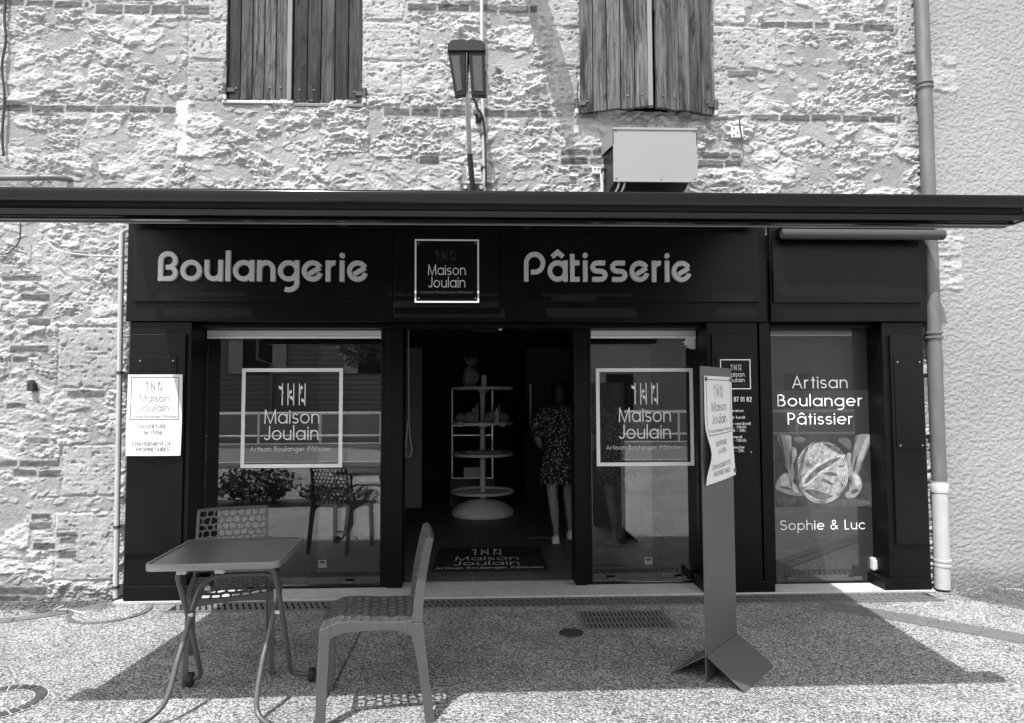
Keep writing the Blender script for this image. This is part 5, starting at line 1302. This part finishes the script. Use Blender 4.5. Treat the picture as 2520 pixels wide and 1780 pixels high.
# ------------------------------------------------------------------ leaning totem with paper notice
p1 = PZ(1583, 1533, 0); dr = Vector((.30, .35, 0)).normalized(); nr = Vector((dr.y, -dr.x, 0))
p1 = Vector((p1.x, p1.y, 0)); WT, HT = .43, 1.625
t = empty('totem_sign', tuple(p1+dr*WT/2)); tag(t, 'tall narrow grey metal totem standing on folded plate feet in front of the door pillar', 'sign')
mb = MB(); th = .0025
q = [p1+nr*th, p1+dr*WT+nr*th, p1+dr*WT-nr*th, p1-nr*th]
mb.prism([(p.x, p.y) for p in q], lambda u, v, d: (u, v, d), 0, HT); part(mb, 'panel', 'totem_grey', t)
def foot(sg):
    a = p1+dr*.005+Vector((0, 0, .135))+nr*sg*.004; b = p1+dr*WT*1.02+Vector((0, 0, .135))+nr*sg*.004
    out = nr*sg*.195; c = b+out; d_ = a+out; c.z = .003; d_.z = .003
    nn = (b-a).cross(d_-a).normalized()*.0025
    mb = MB(); mb.add([tuple(x+nn) for x in (a, b, c, d_)]+[tuple(x-nn) for x in (a, b, c, d_)], [(0, 1, 2, 3), (7, 6, 5, 4), (0, 4, 5, 1), (1, 5, 6, 2), (2, 6, 7, 3), (3, 7, 4, 0)])
    part(mb, 'foot', 'totem_grey', t)
foot(1); foot(-1)
t = empty('paper_notice', tuple(p1+dr*.05+Vector((0, 0, 1)))); tag(t, 'curling white paper notice taped to the grey totem', 'notice')
pw, ph = .39, .575; b0 = .03
def tf(u, v, d):
    s = u/pw; k = v/ph
    lift = .004+.035*math.exp(-((k-.28)/.16)**2)*(1-s)**2+.03*max(0, .35-k)*s*1.2+.008*math.sin(3.1*s)*(1-k)
    p = p1+dr*(b0+u+.02*(1-k)*s*0)+nr*(lift+d+.003); return (p.x, p.y, 1.000+v+.025*s*(1-k))
notice(t, tf, pw, ph, 0, True)
for u, v in ((.04, .97), (.93, .97), (.95, .05)):
    mb = MB(); p = Vector(tf(u*pw, v*ph, .003)); mb.box(p.x-.008, p.x+.008, p.y-.003, p.y+.001, p.z-.01, p.z+.01); part(mb, 'tape', 'print_mid', t)
# ------------------------------------------------------------------ inside the bakery
FZ = .026
mb = MB(); mb.add([(-2.4, .34, FZ), (3.2, .34, FZ), (3.2, 6.2, FZ), (-2.4, 6.2, FZ)], [(0, 1, 2, 3)]); o = mb.build('floor', 'floor_tile'); tag(o, kind='structure')
mb = MB(); mb.box(-2.4, 3.2, GY+.10, .345, .015, FZ+.001); o = mb.build('threshold', 'floor_tile'); tag(o, kind='structure')
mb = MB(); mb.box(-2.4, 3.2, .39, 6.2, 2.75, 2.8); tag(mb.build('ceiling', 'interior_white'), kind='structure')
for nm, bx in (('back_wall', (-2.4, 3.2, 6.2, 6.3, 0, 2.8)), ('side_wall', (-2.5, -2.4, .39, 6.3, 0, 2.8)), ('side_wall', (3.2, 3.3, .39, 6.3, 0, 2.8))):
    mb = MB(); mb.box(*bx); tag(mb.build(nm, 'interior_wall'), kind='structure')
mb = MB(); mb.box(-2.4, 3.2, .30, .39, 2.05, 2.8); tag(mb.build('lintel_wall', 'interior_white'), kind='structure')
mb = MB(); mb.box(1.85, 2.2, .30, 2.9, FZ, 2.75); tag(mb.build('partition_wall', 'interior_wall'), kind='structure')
# door mat
q = [PZ(*p, FZ) for p in ((962, 1284), (1226, 1281), (1206, 1229), (1000, 1229))]
mx0, mx1, my0, my1 = (q[0].x+q[3].x)/2-.02, (q[1].x+q[2].x)/2+.02, (q[0].y+q[1].y)/2, (q[2].y+q[3].y)/2
t = empty('door_mat', ((mx0+mx1)/2, (my0+my1)/2, FZ)); tag(t, 'black door mat printed with the bakery name just inside the doorway', 'mat')
mb = MB(); mb.box(mx0, mx1, my0, my1, FZ, FZ+.010); part(mb, 'pile', 'mat_black', t, bevel=.004)
FM = lambda u, v, d: (u, v, FZ+.0105+d)
mb = MB(); mw, mh = mx1-mx0, my1-my0
sprigs(mb, (mx0+mw*.36, mx0+mw*.60, my0+mh*.62, my0+mh*.92), FM, .001, .014)
text(mb, 'Maison', mx0+mw*.18, mx0+mw*.76, my0+mh*.40, mh*.17, .10, FM, .001); text(mb, 'Joulain', mx0+mw*.17, mx0+mw*.76, my0+mh*.205, mh*.16, .10, FM, .001)
text(mb, 'Artisan Boulanger Pâtissier', mx0+mw*.02, mx0+mw*.97, my0+mh*.07, mh*.07, .14, FM, .001); part(mb, 'lettering', 'vinyl_white', t)
# round display stand
sp = PZ(1082, 1166, FZ); sp = Vector((sp.x, sp.y+.38, FZ))
t = empty('display_stand', tuple(sp)); tag(t, 'white round four tier display stand on a domed base in the dark shop', 'display stand')
mb = MB(); rb = .385
mb.lathe([(rb-.01, 0), (rb, .015), (rb, .045), (rb*.93, .085), (rb*.75, .135), (rb*.5, .17), (rb*.2, .19), (.035, .195)], tuple(sp), 48); part(mb, 'base', 'stand_white', t, smooth=True)
dS = sp.y+DIST
def hz(y): return EYE+(PY(1082, y, sp.y).z-EYE)
shelf_z = [hz(1104), hz(1020), hz(951), hz(873)]
mb = MB(); mb.tube([(sp.x, sp.y, FZ+.19), (sp.x, sp.y, shelf_z[3]+.01)], .034, 16); part(mb, 'pole', 'stand_white', t, smooth=True)
for i, z in enumerate(shelf_z):
    mb = MB(); mb.lathe([(.034, z-.055 if i != 0 else z-.02), (.07, z-.012), (rb-.012, z-.008), (rb, z-.004), (rb, z+.026), (rb-.006, z+.026), (rb-.010, z+.004), (.02, z+.004)], (sp.x, sp.y, 0), 48)
    part(mb, 'shelf', 'stand_white', t, smooth=True)
def lump(name, c, s, m, lab, cat, grp, seed, n=18):
    rs = np.random.RandomState(seed); mb = MB(); prof = []
    v = []; rows, cols = 9, n
    for i in range(rows):
        th = math.pi*i/(rows-1)
        for k in range(cols):
            a = 2*math.pi*k/cols; r = 1+.16*math.sin(3*a+seed)*math.sin(th)+.12*rs.randn()*math.sin(th)*.4
            v.append((c[0]+s[0]*r*math.sin(th)*math.cos(a), c[1]+s[1]*r*math.sin(th)*math.sin(a), c[2]+s[2]*(1-math.cos(th))))
    f = [(i*cols+k, i*cols+(k+1) % cols, (i+1)*cols+(k+1) % cols, (i+1)*cols+k) for i in range(rows-1) for k in range(cols)]
    mb.add(v, f); o = mb.build(name, m, smooth=True); tag(o, lab, cat, grp); return o
z3, z2, z1 = shelf_z[3]+.006, shelf_z[2]+.006, shelf_z[1]+.006
lump('paper_bag', (sp.x-.16, sp.y-.08, z3), (.10, .07, .14), 'bag', 'crumpled bag with a tuft on the top tier of the stand', 'bag', None, 1)
mb = MB(); rs = random.Random(3)
for i in range(26):
    a = rs.uniform(0, 6.28); r = rs.uniform(.01, .05); p = Vector((sp.x-.15, sp.y-.08, z3+.27)); e = p+Vector((math.cos(a)*r*2.2, math.sin(a)*r*1.4, rs.uniform(.03, .14)))
    mb.tube([tuple(p), tuple((p+e)/2+Vector((0, 0, .02))), tuple(e)], [.004, .007, .002], 5)
o = mb.build('dried_plant', 'bag', smooth=True); tag(o, 'dried tuft of leaves on the top tier of the stand', 'plant')
mb = MB(); mb.lathe([(.035, 0), (.035, .13), (.028, .15), (.028, .165), (.001, .165)], (sp.x+.02, sp.y-.2, z3), 16); o = mb.build('jar', 'stand_white', smooth=True); tag(o, 'pale jar on the top tier of the stand', 'jar')
for i, (dx, dy, s) in enumerate(((-.26, -.10, .075), (-.14, -.20, .085), (.12, -.20, .09), (.25, -.10, .075), (.05, -.27, .06))):
    lump('paper_bag', (sp.x+dx, sp.y+dy, z2), (s, s*.8, s*.9), 'bag', 'small filled paper bag on the second tier of the stand, '+('far left', 'left of the pole', 'right of the pole', 'far right', 'in front of the pole')[i], 'bag', 'bags on the second tier', 10+i)
for i, (dx, dy, s) in enumerate(((-.18, -.16, .13), (.02, -.22, .10), (.20, -.15, .11))):
    lump('loaf', (sp.x+dx, sp.y+dy, z1), (s, s*.55, .035), 'bread', 'dark flat loaf on the third tier of the stand, '+('left', 'in the middle', 'right')[i], 'bread', 'loaves on the third tier', 20+i)
for i in range(9):
    a = -2.75+.30*i+.05*(i % 2); rr_ = .30-.05*(i % 3); hh = .10+.05*((i*5) % 4)
    mb = MB(); c = (sp.x+rr_*math.cos(a), sp.y+rr_*math.sin(a), z2); mb.lathe([(.020, 0), (.026, .01), (.026, hh*.7), (.012, hh*.85), (.011, hh), (.001, hh)], c, 12)
    o = mb.build('bottle' if hh > .16 else 'small_jar', 'bag' if i % 2 else 'stand_white', smooth=True); tag(o, ('slim bottle' if hh > .16 else 'small jar')+' among the bags on the second tier of the stand', 'bottle' if hh > .16 else 'jar', 'bottles on the second tier' if hh > .16 else 'jars on the second tier')
for i, (dx, w_) in enumerate(((-.30, .05), (-.02, .06), (.22, .05))):
    mb = MB(); mb.box(sp.x+dx, sp.x+dx+w_, sp.y-.378+abs(dx)*.45, sp.y-.372+abs(dx)*.45, z2-.03, z2+.025); o = mb.build('price_tag', 'vinyl_white'); tag(o, 'white price tag clipped to the edge of the second tier, '+('left end', 'near the pole', 'right end')[i], 'tag', 'price tags')
for i in range(6):
    a = -2.6+.42*i; c = (sp.x+.25*math.cos(a), sp.y+.25*math.sin(a), z1)
    mb = MB(); mb.tube(bez([(c[0]-.09, c[1], c[2]+.02), (c[0], c[1]-.02, c[2]+.035), (c[0]+.09, c[1]+.01, c[2]+.02)], 4), [.006, .018, .024, .026, .028, .026, .024, .018, .006], 10); o = mb.build('baguette', 'bag', smooth=True); tag(o, 'small pale roll among the loaves on the third tier of the stand', 'bread', 'rolls on the third tier')
# glass cabinet, counter, fridge, tall cupboard
cy = sp.y+.75
a, b = PY(1014, 1000, cy), PY(1104, 1000, cy)
t = empty('glass_cabinet', (a.x, cy, FZ)); tag(t, 'small glazed cabinet with bright metal edges behind the display stand', 'cabinet')
zb, zt_ = PY(1050, 1072, cy).z, PY(1050, 930-60, cy).z
mb = MB(); mb.box(a.x-.03, b.x+.03, cy-.02, cy+.5, FZ, zb-.02); part(mb, 'plinth', 'interior_pale', t, bevel=.004)
for x in (a.x, b.x):
    mb = MB(); mb.box(x-.008, x+.008, cy-.008, cy+.008, zb, zt_); part(mb, 'edge_post', 'steel', t)
for z in (zb, PY(1050, 976, cy).z, (zb+zt_)/2+.1):
    mb = MB(); mb.box(a.x, b.x, cy-.012, cy+.45, z-.008, z+.006); part(mb, 'shelf', 'steel', t)
mb = MB(); q = rect(1040, 1048, 1080, 1070, cy+.05); mb.box(q[0], q[1], cy+.04, cy+.05, q[2], q[3]); part(mb, 'price_card', 'vinyl_white', t)
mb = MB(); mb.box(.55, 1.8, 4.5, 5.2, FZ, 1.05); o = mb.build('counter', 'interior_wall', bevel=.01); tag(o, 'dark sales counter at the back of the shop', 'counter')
a, b = PY(1180, 790, 5.3), PY(1276, 790, 5.3)
t = empty('tall_fridge', (a.x, 5.4, FZ)); tag(t, 'tall grey cabinet at the back right of the shop', 'cabinet'); 
mb = MB(); mb.box(a.x, b.x+.2, 5.4, 6.1, FZ, 2.25); part(mb, 'body', 'interior_pale', t, bevel=.01)
mb = MB(); mb.box(a.x+.05, a.x+.08, 5.36, 5.4, 1.0, 1.7); part(mb, 'handle', 'steel', t, bevel=.004)
yb = 2.4; a, b = PY(908, 900, yb), PY(946, 900, yb)
mb = MB(); mb.box(a.x-.25, b.x, yb, yb+.06, FZ+.25, PY(920, 780, yb).z); o = mb.build('wall_panel', 'interior_pale', bevel=.004); tag(o, 'tall grey panel inside the shop left of the doorway', 'panel')
mb = MB(); ph_ = [PY(x, y, .55) for x, y in ((915.5, 735), (916, 850), (916.5, 940), (919, 980), (923, 1008), (920, 1022), (914, 1024), (909, 1015), (911, 985), (914.5, 940))]
mb.tube(bez(ph_, 5), .006, 8); o = mb.build('pull_cord', 'print_pale', smooth=True); tag(o, 'pale hanging cord loop at the left side of the doorway', 'cord')
mb = MB(); q = rect(1170, 1240, 1280, 1249, 1.25)
p0 = PZ(1196, 1205, FZ); mb.box(p0.x-.05, p0.x+.55, p0.y-.05, p0.y+.02, FZ, FZ+.006); o = mb.build('floor_strip', 'print_mid'); tag(o, 'worn pale strip on the shop floor beside the shoe', 'strip')

# ------------------------------------------------------------------ the two customers, seen from behind
def skin_mesh(name, m, chains, parent, levels=2):
    """chains: list of lists of ((x,y,z), r); a point given as an index tuple ('j', k) joins an earlier vertex"""
    vs, es, rr = [], [], []
    for chn in chains:
        prev = None
        for p in chn:
            if p[0] == 'j': i = p[1]
            else: vs.append(p[0]); rr.append(p[1]); i = len(vs)-1
            if prev is not None: es.append((prev, i))
            prev = i
    me = bpy.data.meshes.new(name); me.from_pydata(vs, es, []); me.update(); me.materials.append(M[m])
    o = bpy.data.objects.new(name, me); COL.objects.link(o); o.parent = parent
    md = o.modifiers.new('skin', 'SKIN'); md.use_smooth_shade = True
    sv = me.skin_vertices[0].data if me.skin_vertices else None
    if sv is None:
        bm = bmesh.new(); bm.from_mesh(me); bm.verts.layers.skin.verify(); bm.to_mesh(me); bm.free(); sv = me.skin_vertices[0].data
    for i, r in enumerate(rr):
        r = r if isinstance(r, tuple) else (r, r); sv[i].radius = r; sv[i].use_root = (i == 0)
    s = o.modifiers.new('smooth', 'SUBSURF'); s.levels = levels; s.render_levels = levels
    return o
def woman(loc, rz, lab, dark=False):
    t = empty('person', loc, rz); tag(t, lab, 'person')
    # faces +y; feet on z=0
    ch = [[((0, 0, .86), (.15, .105)), ((0, .0, .98), (.125, .09)), ((0, .0, 1.10), (.13, .09)), ((0, .005, 1.24), (.145, .09)), ((0, .01, 1.34), (.11, .07)), ((0, .02, 1.41), (.05, .05)), ((0, .03, 1.455), (.050, .052)), ((0, .045, 1.50), (.066, .08)), ((0, .05, 1.56), (.076, .094)), ((0, .045, 1.615), (.066, .084)), ((0, .04, 1.65), (.035, .05))]]
    ch.append([('j', 8), ((0, .145, 1.545), .013), ((0, .158, 1.53), .010)])                                  # nose
    for s in (-1, 1):
        sw = -.05 if s < 0 else .17                                                                            # one leg a little ahead
        ch.append([('j', 0), ((s*.085, .0, .78), .088), ((s*.085, .01+sw*.4, .62), .074), ((s*.082, .015+sw*.7, .47), .053), ((s*.080+.012, -.008+sw, .36), .057), ((s*.078+.018, -.016+sw, .27), .050), ((s*.078+.028, -.005+sw, .13), .029), ((s*.078+.030, -.005+sw, .075), .031), ((s*.080+.032, .06+sw, .045), .034), ((s*.084+.034, .14+sw, .03), .028)])
    hands = []
    for s in (-1, 1):
        base = [('j', 3), ((s*.165, .0, 1.33), .052), ((s*.215, -.02, 1.20), .044), ((s*.235, -.01, 1.07), .039), ((s*.205, .10, .985), .034), ((s*.165, .20, .955), .025)]
        ch.append(base)
        n0 = None
        ch.append([((s*.158, .215, .952), .027), ((s*.14, .26, .945), .026)] if False else [])
        for k in range(4):
            ox = (k-1.5)*.019
            ch.append([('wrist', s)]+[((s*.150+ox, .255, .945), .012), ((s*.143+ox*1.1, .30-.004*abs(k-1.2), .932), .0095), ((s*.138+ox*1.1, .325-.006*abs(k-1.2), .908), .0085)])
        ch.append([('wrist', s), ((s*.122, .235, .945), .0115), ((s*.098, .26, .935), .0095)])
    # resolve wrist joints to vertex numbers
    flat_i = 0; wrist = {}; out = []; order = []
    side = None
    for c in ch:
        if not c: continue
        cc = []
        for p in c:
            if p[0] == 'wrist': cc.append(('j', wrist[p[1]]))
            else:
                cc.append(p)
                if p[0] != 'j':
                    if abs(p[0][2]-.955) < 1e-6: wrist[1 if p[0][0] > 0 else -1] = flat_i
                    flat_i += 1
        out.append(cc)
    body = skin_mesh('body', 'skin', out, t)
    # dress
    mb = MB(); rows = [(.60, .205, .165, 0), (.605, .21, .168, 0), (.75, .200, .16, 0), (.90, .178, .145, 0), (1.02, .158, .125, 0), (1.12, .165, .122, 0), (1.24, .185, .122, 0), (1.32, .188, .108, .005), (1.37, .150, .09, .01), (1.40, .085, .075, .015), (1.405, .078, .070, .015)]
    seg = 40; v = []
    for z, rx, ry, oy in rows:
        for k in range(seg):
            a = 2*math.pi*k/seg; wv = 1+.06*math.sin(7*a+z*5+math.sin(3*a))*max(0, (1.05-z))/.45+.02*math.sin(11*a+9*z)
            v.append((rx*wv*math.cos(a), oy+ry*wv*math.sin(a), z+.006*math.sin(5*a)*(z < .61)))
    mb.add(v, [(i*seg+k, i*seg+(k+1) % seg, (i+1)*seg+(k+1) % seg, (i+1)*seg+k) for i in range(len(rows)-1) for k in range(seg)])
    d = mb.build('dress', 'floral', t, smooth=True)
    for s in (-1, 1):
        mb = MB(); mb.tube([(s*.12, .0, 1.345), (s*.165, -.002, 1.325), (s*.20, -.010, 1.255), (s*.222, -.016, 1.18), (s*.236, -.014, 1.10), (s*.238, -.012, 1.085)], [.066, .080, .088, .084, .072, .056], 16); mb.build('sleeve', 'floral', d, smooth=True)
    # hair: bob to the nape
    mb = MB(); v = []; rows = 12; seg = 28
    for i in range(rows):
        th = math.pi*.70*i/(rows-1)
        for k in range(seg):
            a = 2*math.pi*k/seg; fr = max(0, math.sin(a)); r = math.sin(th) if th < 1.6 else 1.0-.10*(th-1.6)
            lo = (1-fr*.75) if th > .9 else 1
            z = 1.575+.108*math.cos(th) if th < 1.57 else 1.575-.25*(th-1.57)*(1.1-.95*fr)
            v.append((.094*r*math.cos(a), .032+.116*r*math.sin(a)*(1 if math.sin(a) < 0 else .98-.12*(th > 1.0)), z))
    mb.add(v, [(i*seg+k, i*seg+(k+1) % seg, (i+1)*seg+(k+1) % seg, (i+1)*seg+k) for i in range(rows-1) for k in range(seg)])
    h = mb.build('hair', 'hair', t, smooth=True); md = h.modifiers.new('thick', 'SOLIDIFY'); md.thickness = .014
    for s in (-1, 1):
        sw = -.05 if s < 0 else .17
        mb = MB(); x = s*.08+.031; y0 = -.055+sw
        secs = [(-.005, .024, .075), (.01, .034, .088), (.05, .037, .085), (.10, .040, .066), (.16, .045, .052), (.21, .040, .042), (.235, .022, .030)]
        v = []; sg = 14
        for dy, hw, ht in secs:
            for k in range(sg):
                a = 2*math.pi*k/sg; v.append((x+hw*math.cos(a), y0+dy, max(.0, ht*.5+ht*.5*math.sin(a)*1.0)))
        mb.add(v, [(i*sg+k, i*sg+(k+1) % sg, (i+1)*sg+(k+1) % sg, (i+1)*sg+k) for i in range(len(secs)-1) for k in range(sg)]+[tuple(range(sg)), tuple(range((len(secs)-1)*sg, len(secs)*sg))])
        sh = mb.build('shoe', 'shoe' if not dark else 'skin', t, smooth=True)
        mb = MB(); mb.box(x-.042, x+.042, y0-.005, y0+.225, 0, .016); mb.build('sole', 'vinyl_white' if not dark else 'rubber', sh, bevel=.008)
    return t
wp = PZ(1247, 1214, FZ)
w1_ = woman((wp.x+.045, wp.y-.02, FZ), R(-4), 'person in short floral dress and pale sneakers standing inside the doorway, seen from behind')
w1_.scale = (.97, .97, .972)
wp2 = PZ(1400, 1225, FZ)
p_ = woman((wp2.x-.06, wp2.y+.02, FZ), R(14), 'person in floral dress seen through the narrower shop window beside the doorway', True)

# ------------------------------------------------------------------ across the street, seen only in the panes
def leaves(mb, c, s, n, sz, seed, hollow=.3):
    rs = np.random.RandomState(seed)
    for i in range(n):
        d = rs.randn(3); d /= np.linalg.norm(d); r = (hollow+(1-hollow)*rs.rand()**.5)
        p = np.array(c)+d*np.array(s)*r*(1+.18*math.sin(5*d[0]+3*d[2]+seed))
        a = rs.randn(3); a /= np.linalg.norm(a); b = np.cross(a, rs.randn(3)); b /= np.linalg.norm(b)
        k = sz*(.6+.8*rs.rand()); q = [p-a*k, p+b*k*.5, p+a*k, p-b*k*.5]
        mb.add([tuple(x) for x in q], [(0, 1, 2, 3)])
t = empty('shrub', (-3.25, -4.3, 0)); tag(t, 'low leafy shrub planted at the pavement edge opposite the window', 'shrub')
mb = MB(); leaves(mb, (-3.25, -4.35, .26), (.60, .35, .25), 1500, .035, 2); part(mb, 'foliage', 'leaf', t)
mb = MB()
for i in range(6): mb.tube([(-3.25+.1*i-.25, -4.35, 0), (-3.25+.16*i-.4, -4.35, .3)], .012, 6)
part(mb, 'stem', 'bark', t)
mb = MB(); rs = random.Random(8); pts = []
for i in range(28):
    a = 2*math.pi*i/28; k = 1+.16*(rs.random()-.5); pts.append((-3.3+1.75*k*math.cos(a), -4.38+.36*k*math.sin(a)))
mb.prism(pts, lambda u, v, d: (u, v, d), -.01, .012); o = mb.build('planting_bed', 'soil'); tag(o, kind='structure')
for i, (x, y, sx, sz, nn) in enumerate(((-2.3, -4.35, .40, .15, 600), (-4.3, -4.4, .5, .20, 700), (-1.75, -4.5, .22, .10, 260))):
    mb = MB(); leaves(mb, (x, y, sz), (sx, .26, sz), nn, .03, 60+i, .1); o = mb.build('low_plant', 'leaf'); tag(o, ('low leafy plant right of the shrub in the planting bed', 'low spreading plant left of the shrub in the planting bed', 'small leafy tuft at the end of the planting bed')[i], 'plant')
t = empty('street_tree', (-3.2, -17.4, 0)); tag(t, 'leafy street tree across the road', 'tree')
mb = MB(); mb.tube(bez([(-3.2, -17.4, 0), (-3.25, -17.4, 1.2), (-3.1, -17.4, 2.4), (-3.1, -17.4, 4.2)], 4), [.16-.0075*i for i in range(13)], 10)
for a in range(6): mb.tube([(-3.15, -17.4, 2.0+.25*a), (-3.15+1.1*math.cos(a*1.1), -17.4+1.1*math.sin(a*1.1), 3.0+.3*a)], [.06, .02], 7)
part(mb, 'trunk', 'bark', t, smooth=True)
mb = MB()
for i, (dx, dy, z, s) in enumerate(((0, 0, 4.0, 1.3), (-.9, .2, 3.3, .9), (1.0, -.1, 3.5, 1.0), (.3, .4, 4.9, 1.0), (-.5, -.4, 4.6, .9))): leaves(mb, (-3.1+dx, -17.4+dy, z), (s, s, s*.8), 900, .10, 30+i)
part(mb, 'crown', 'leaf', t)
c2_ = copy_tree(t); c2_.location = (6.4, -17.8, 0); c2_['label'] = 'second leafy street tree across the road further right'
t['group'] = 'street trees'; c2_['group'] = 'street trees'
t = empty('house', (-6, -24, 0)); tag(t, 'long house across the road with horizontal boarding and downpipe', 'house')
mb = MB(); mb.box(-22, 1.5, -31, -24, 0, 4.6); part(mb, 'wall', 'siding_far', t)
mb = MB()
for i in range(20): mb.add([(-22, -23.99, .25+.21*i), (1.5, -23.99, .25+.21*i), (1.5, -23.94, .25+.21*i), (-22, -23.94, .25+.21*i), (-22, -23.99, .45+.21*i), (1.5, -23.99, .45+.21*i)], [(0, 1, 2, 3), (3, 2, 5, 4)])
part(mb, 'boarding', 'siding_far', t)
mb = MB(); mb.add([(-22.4, -23.6, 4.6), (1.9, -23.6, 4.6), (1.9, -27.5, 5.3), (-22.4, -27.5, 5.3)], [(0, 1, 2, 3)]); part(mb, 'roof', 'roof_far', t)
for x in (-18, -14, -9.6, -4.8, -1.2):
    mb = MB(); mb.box(x-.6, x+.6, -23.93, -23.88, 2.6, 4.0); w_ = part(mb, 'window', 'black_frame', t)
    mb = MB(); mb.box(x-1.2, x-.62, -23.93, -23.86, 2.6, 4.0); mb.box(x+.62, x+1.2, -23.93, -23.86, 2.6, 4.0); s_ = mb.build('shutter', 'hood_paint'); s_.parent = w_
mb = MB(); mb.tube([(-9.0, -23.85, 0), (-9.0, -23.85, 3.0), (-9.6, -23.85, 3.2), (-9.6, -23.85, 4.5)], .07, 8); part(mb, 'downpipe', 'zinc', t)
t = empty('house', (10, -25, 0)); tag(t, 'pale rendered house across the road on the right', 'house')
mb = MB(); mb.box(3.2, 24, -32, -25, 0, 4.3); part(mb, 'wall', 'render_far', t)
mb = MB(); mb.add([(2.8, -24.6, 4.3), (24.4, -24.6, 4.3), (24.4, -28.5, 5.1), (2.8, -28.5, 5.1)], [(0, 1, 2, 3)]); part(mb, 'roof', 'roof_far', t)
for x in (6, 10, 14, 18):
    mb = MB(); mb.box(x-.6, x+.6, -25, -24.95, 1.0, 2.6); part(mb, 'window', 'black_frame', t)
t = empty('railing', (-2, -16.4, 0)); tag(t, 'white pavement railing with flower boxes across the road', 'railing')
mb = MB(); mb.tube([(-9, -16.4, 1.05), (12, -16.4, 1.05)], .035, 8); part(mb, 'rail', 'vinyl_white', t)
mb = MB(); mb.tube([(-9, -16.4, .35), (12, -16.4, .35)], .03, 8); part(mb, 'rail', 'vinyl_white', t)
for i in range(12):
    mb = MB(); mb.tube([(-9+i*1.9, -16.4, .0), (-9+i*1.9, -16.4, 1.05)], .035, 8); part(mb, 'post', 'vinyl_white', t)
t = empty('garden_wall', (-5, -19, 0)); tag(t, 'low rendered garden wall behind the railing', 'wall')
mb = MB(); mb.box(-16, 14, -19.3, -19.1, 0, 1.0); part(mb, 'wall', 'render_far', t)
mb = MB(); mb.box(-16.05, 14.05, -19.35, -19.05, 1.0, 1.07); part(mb, 'coping', 'kerb', t)
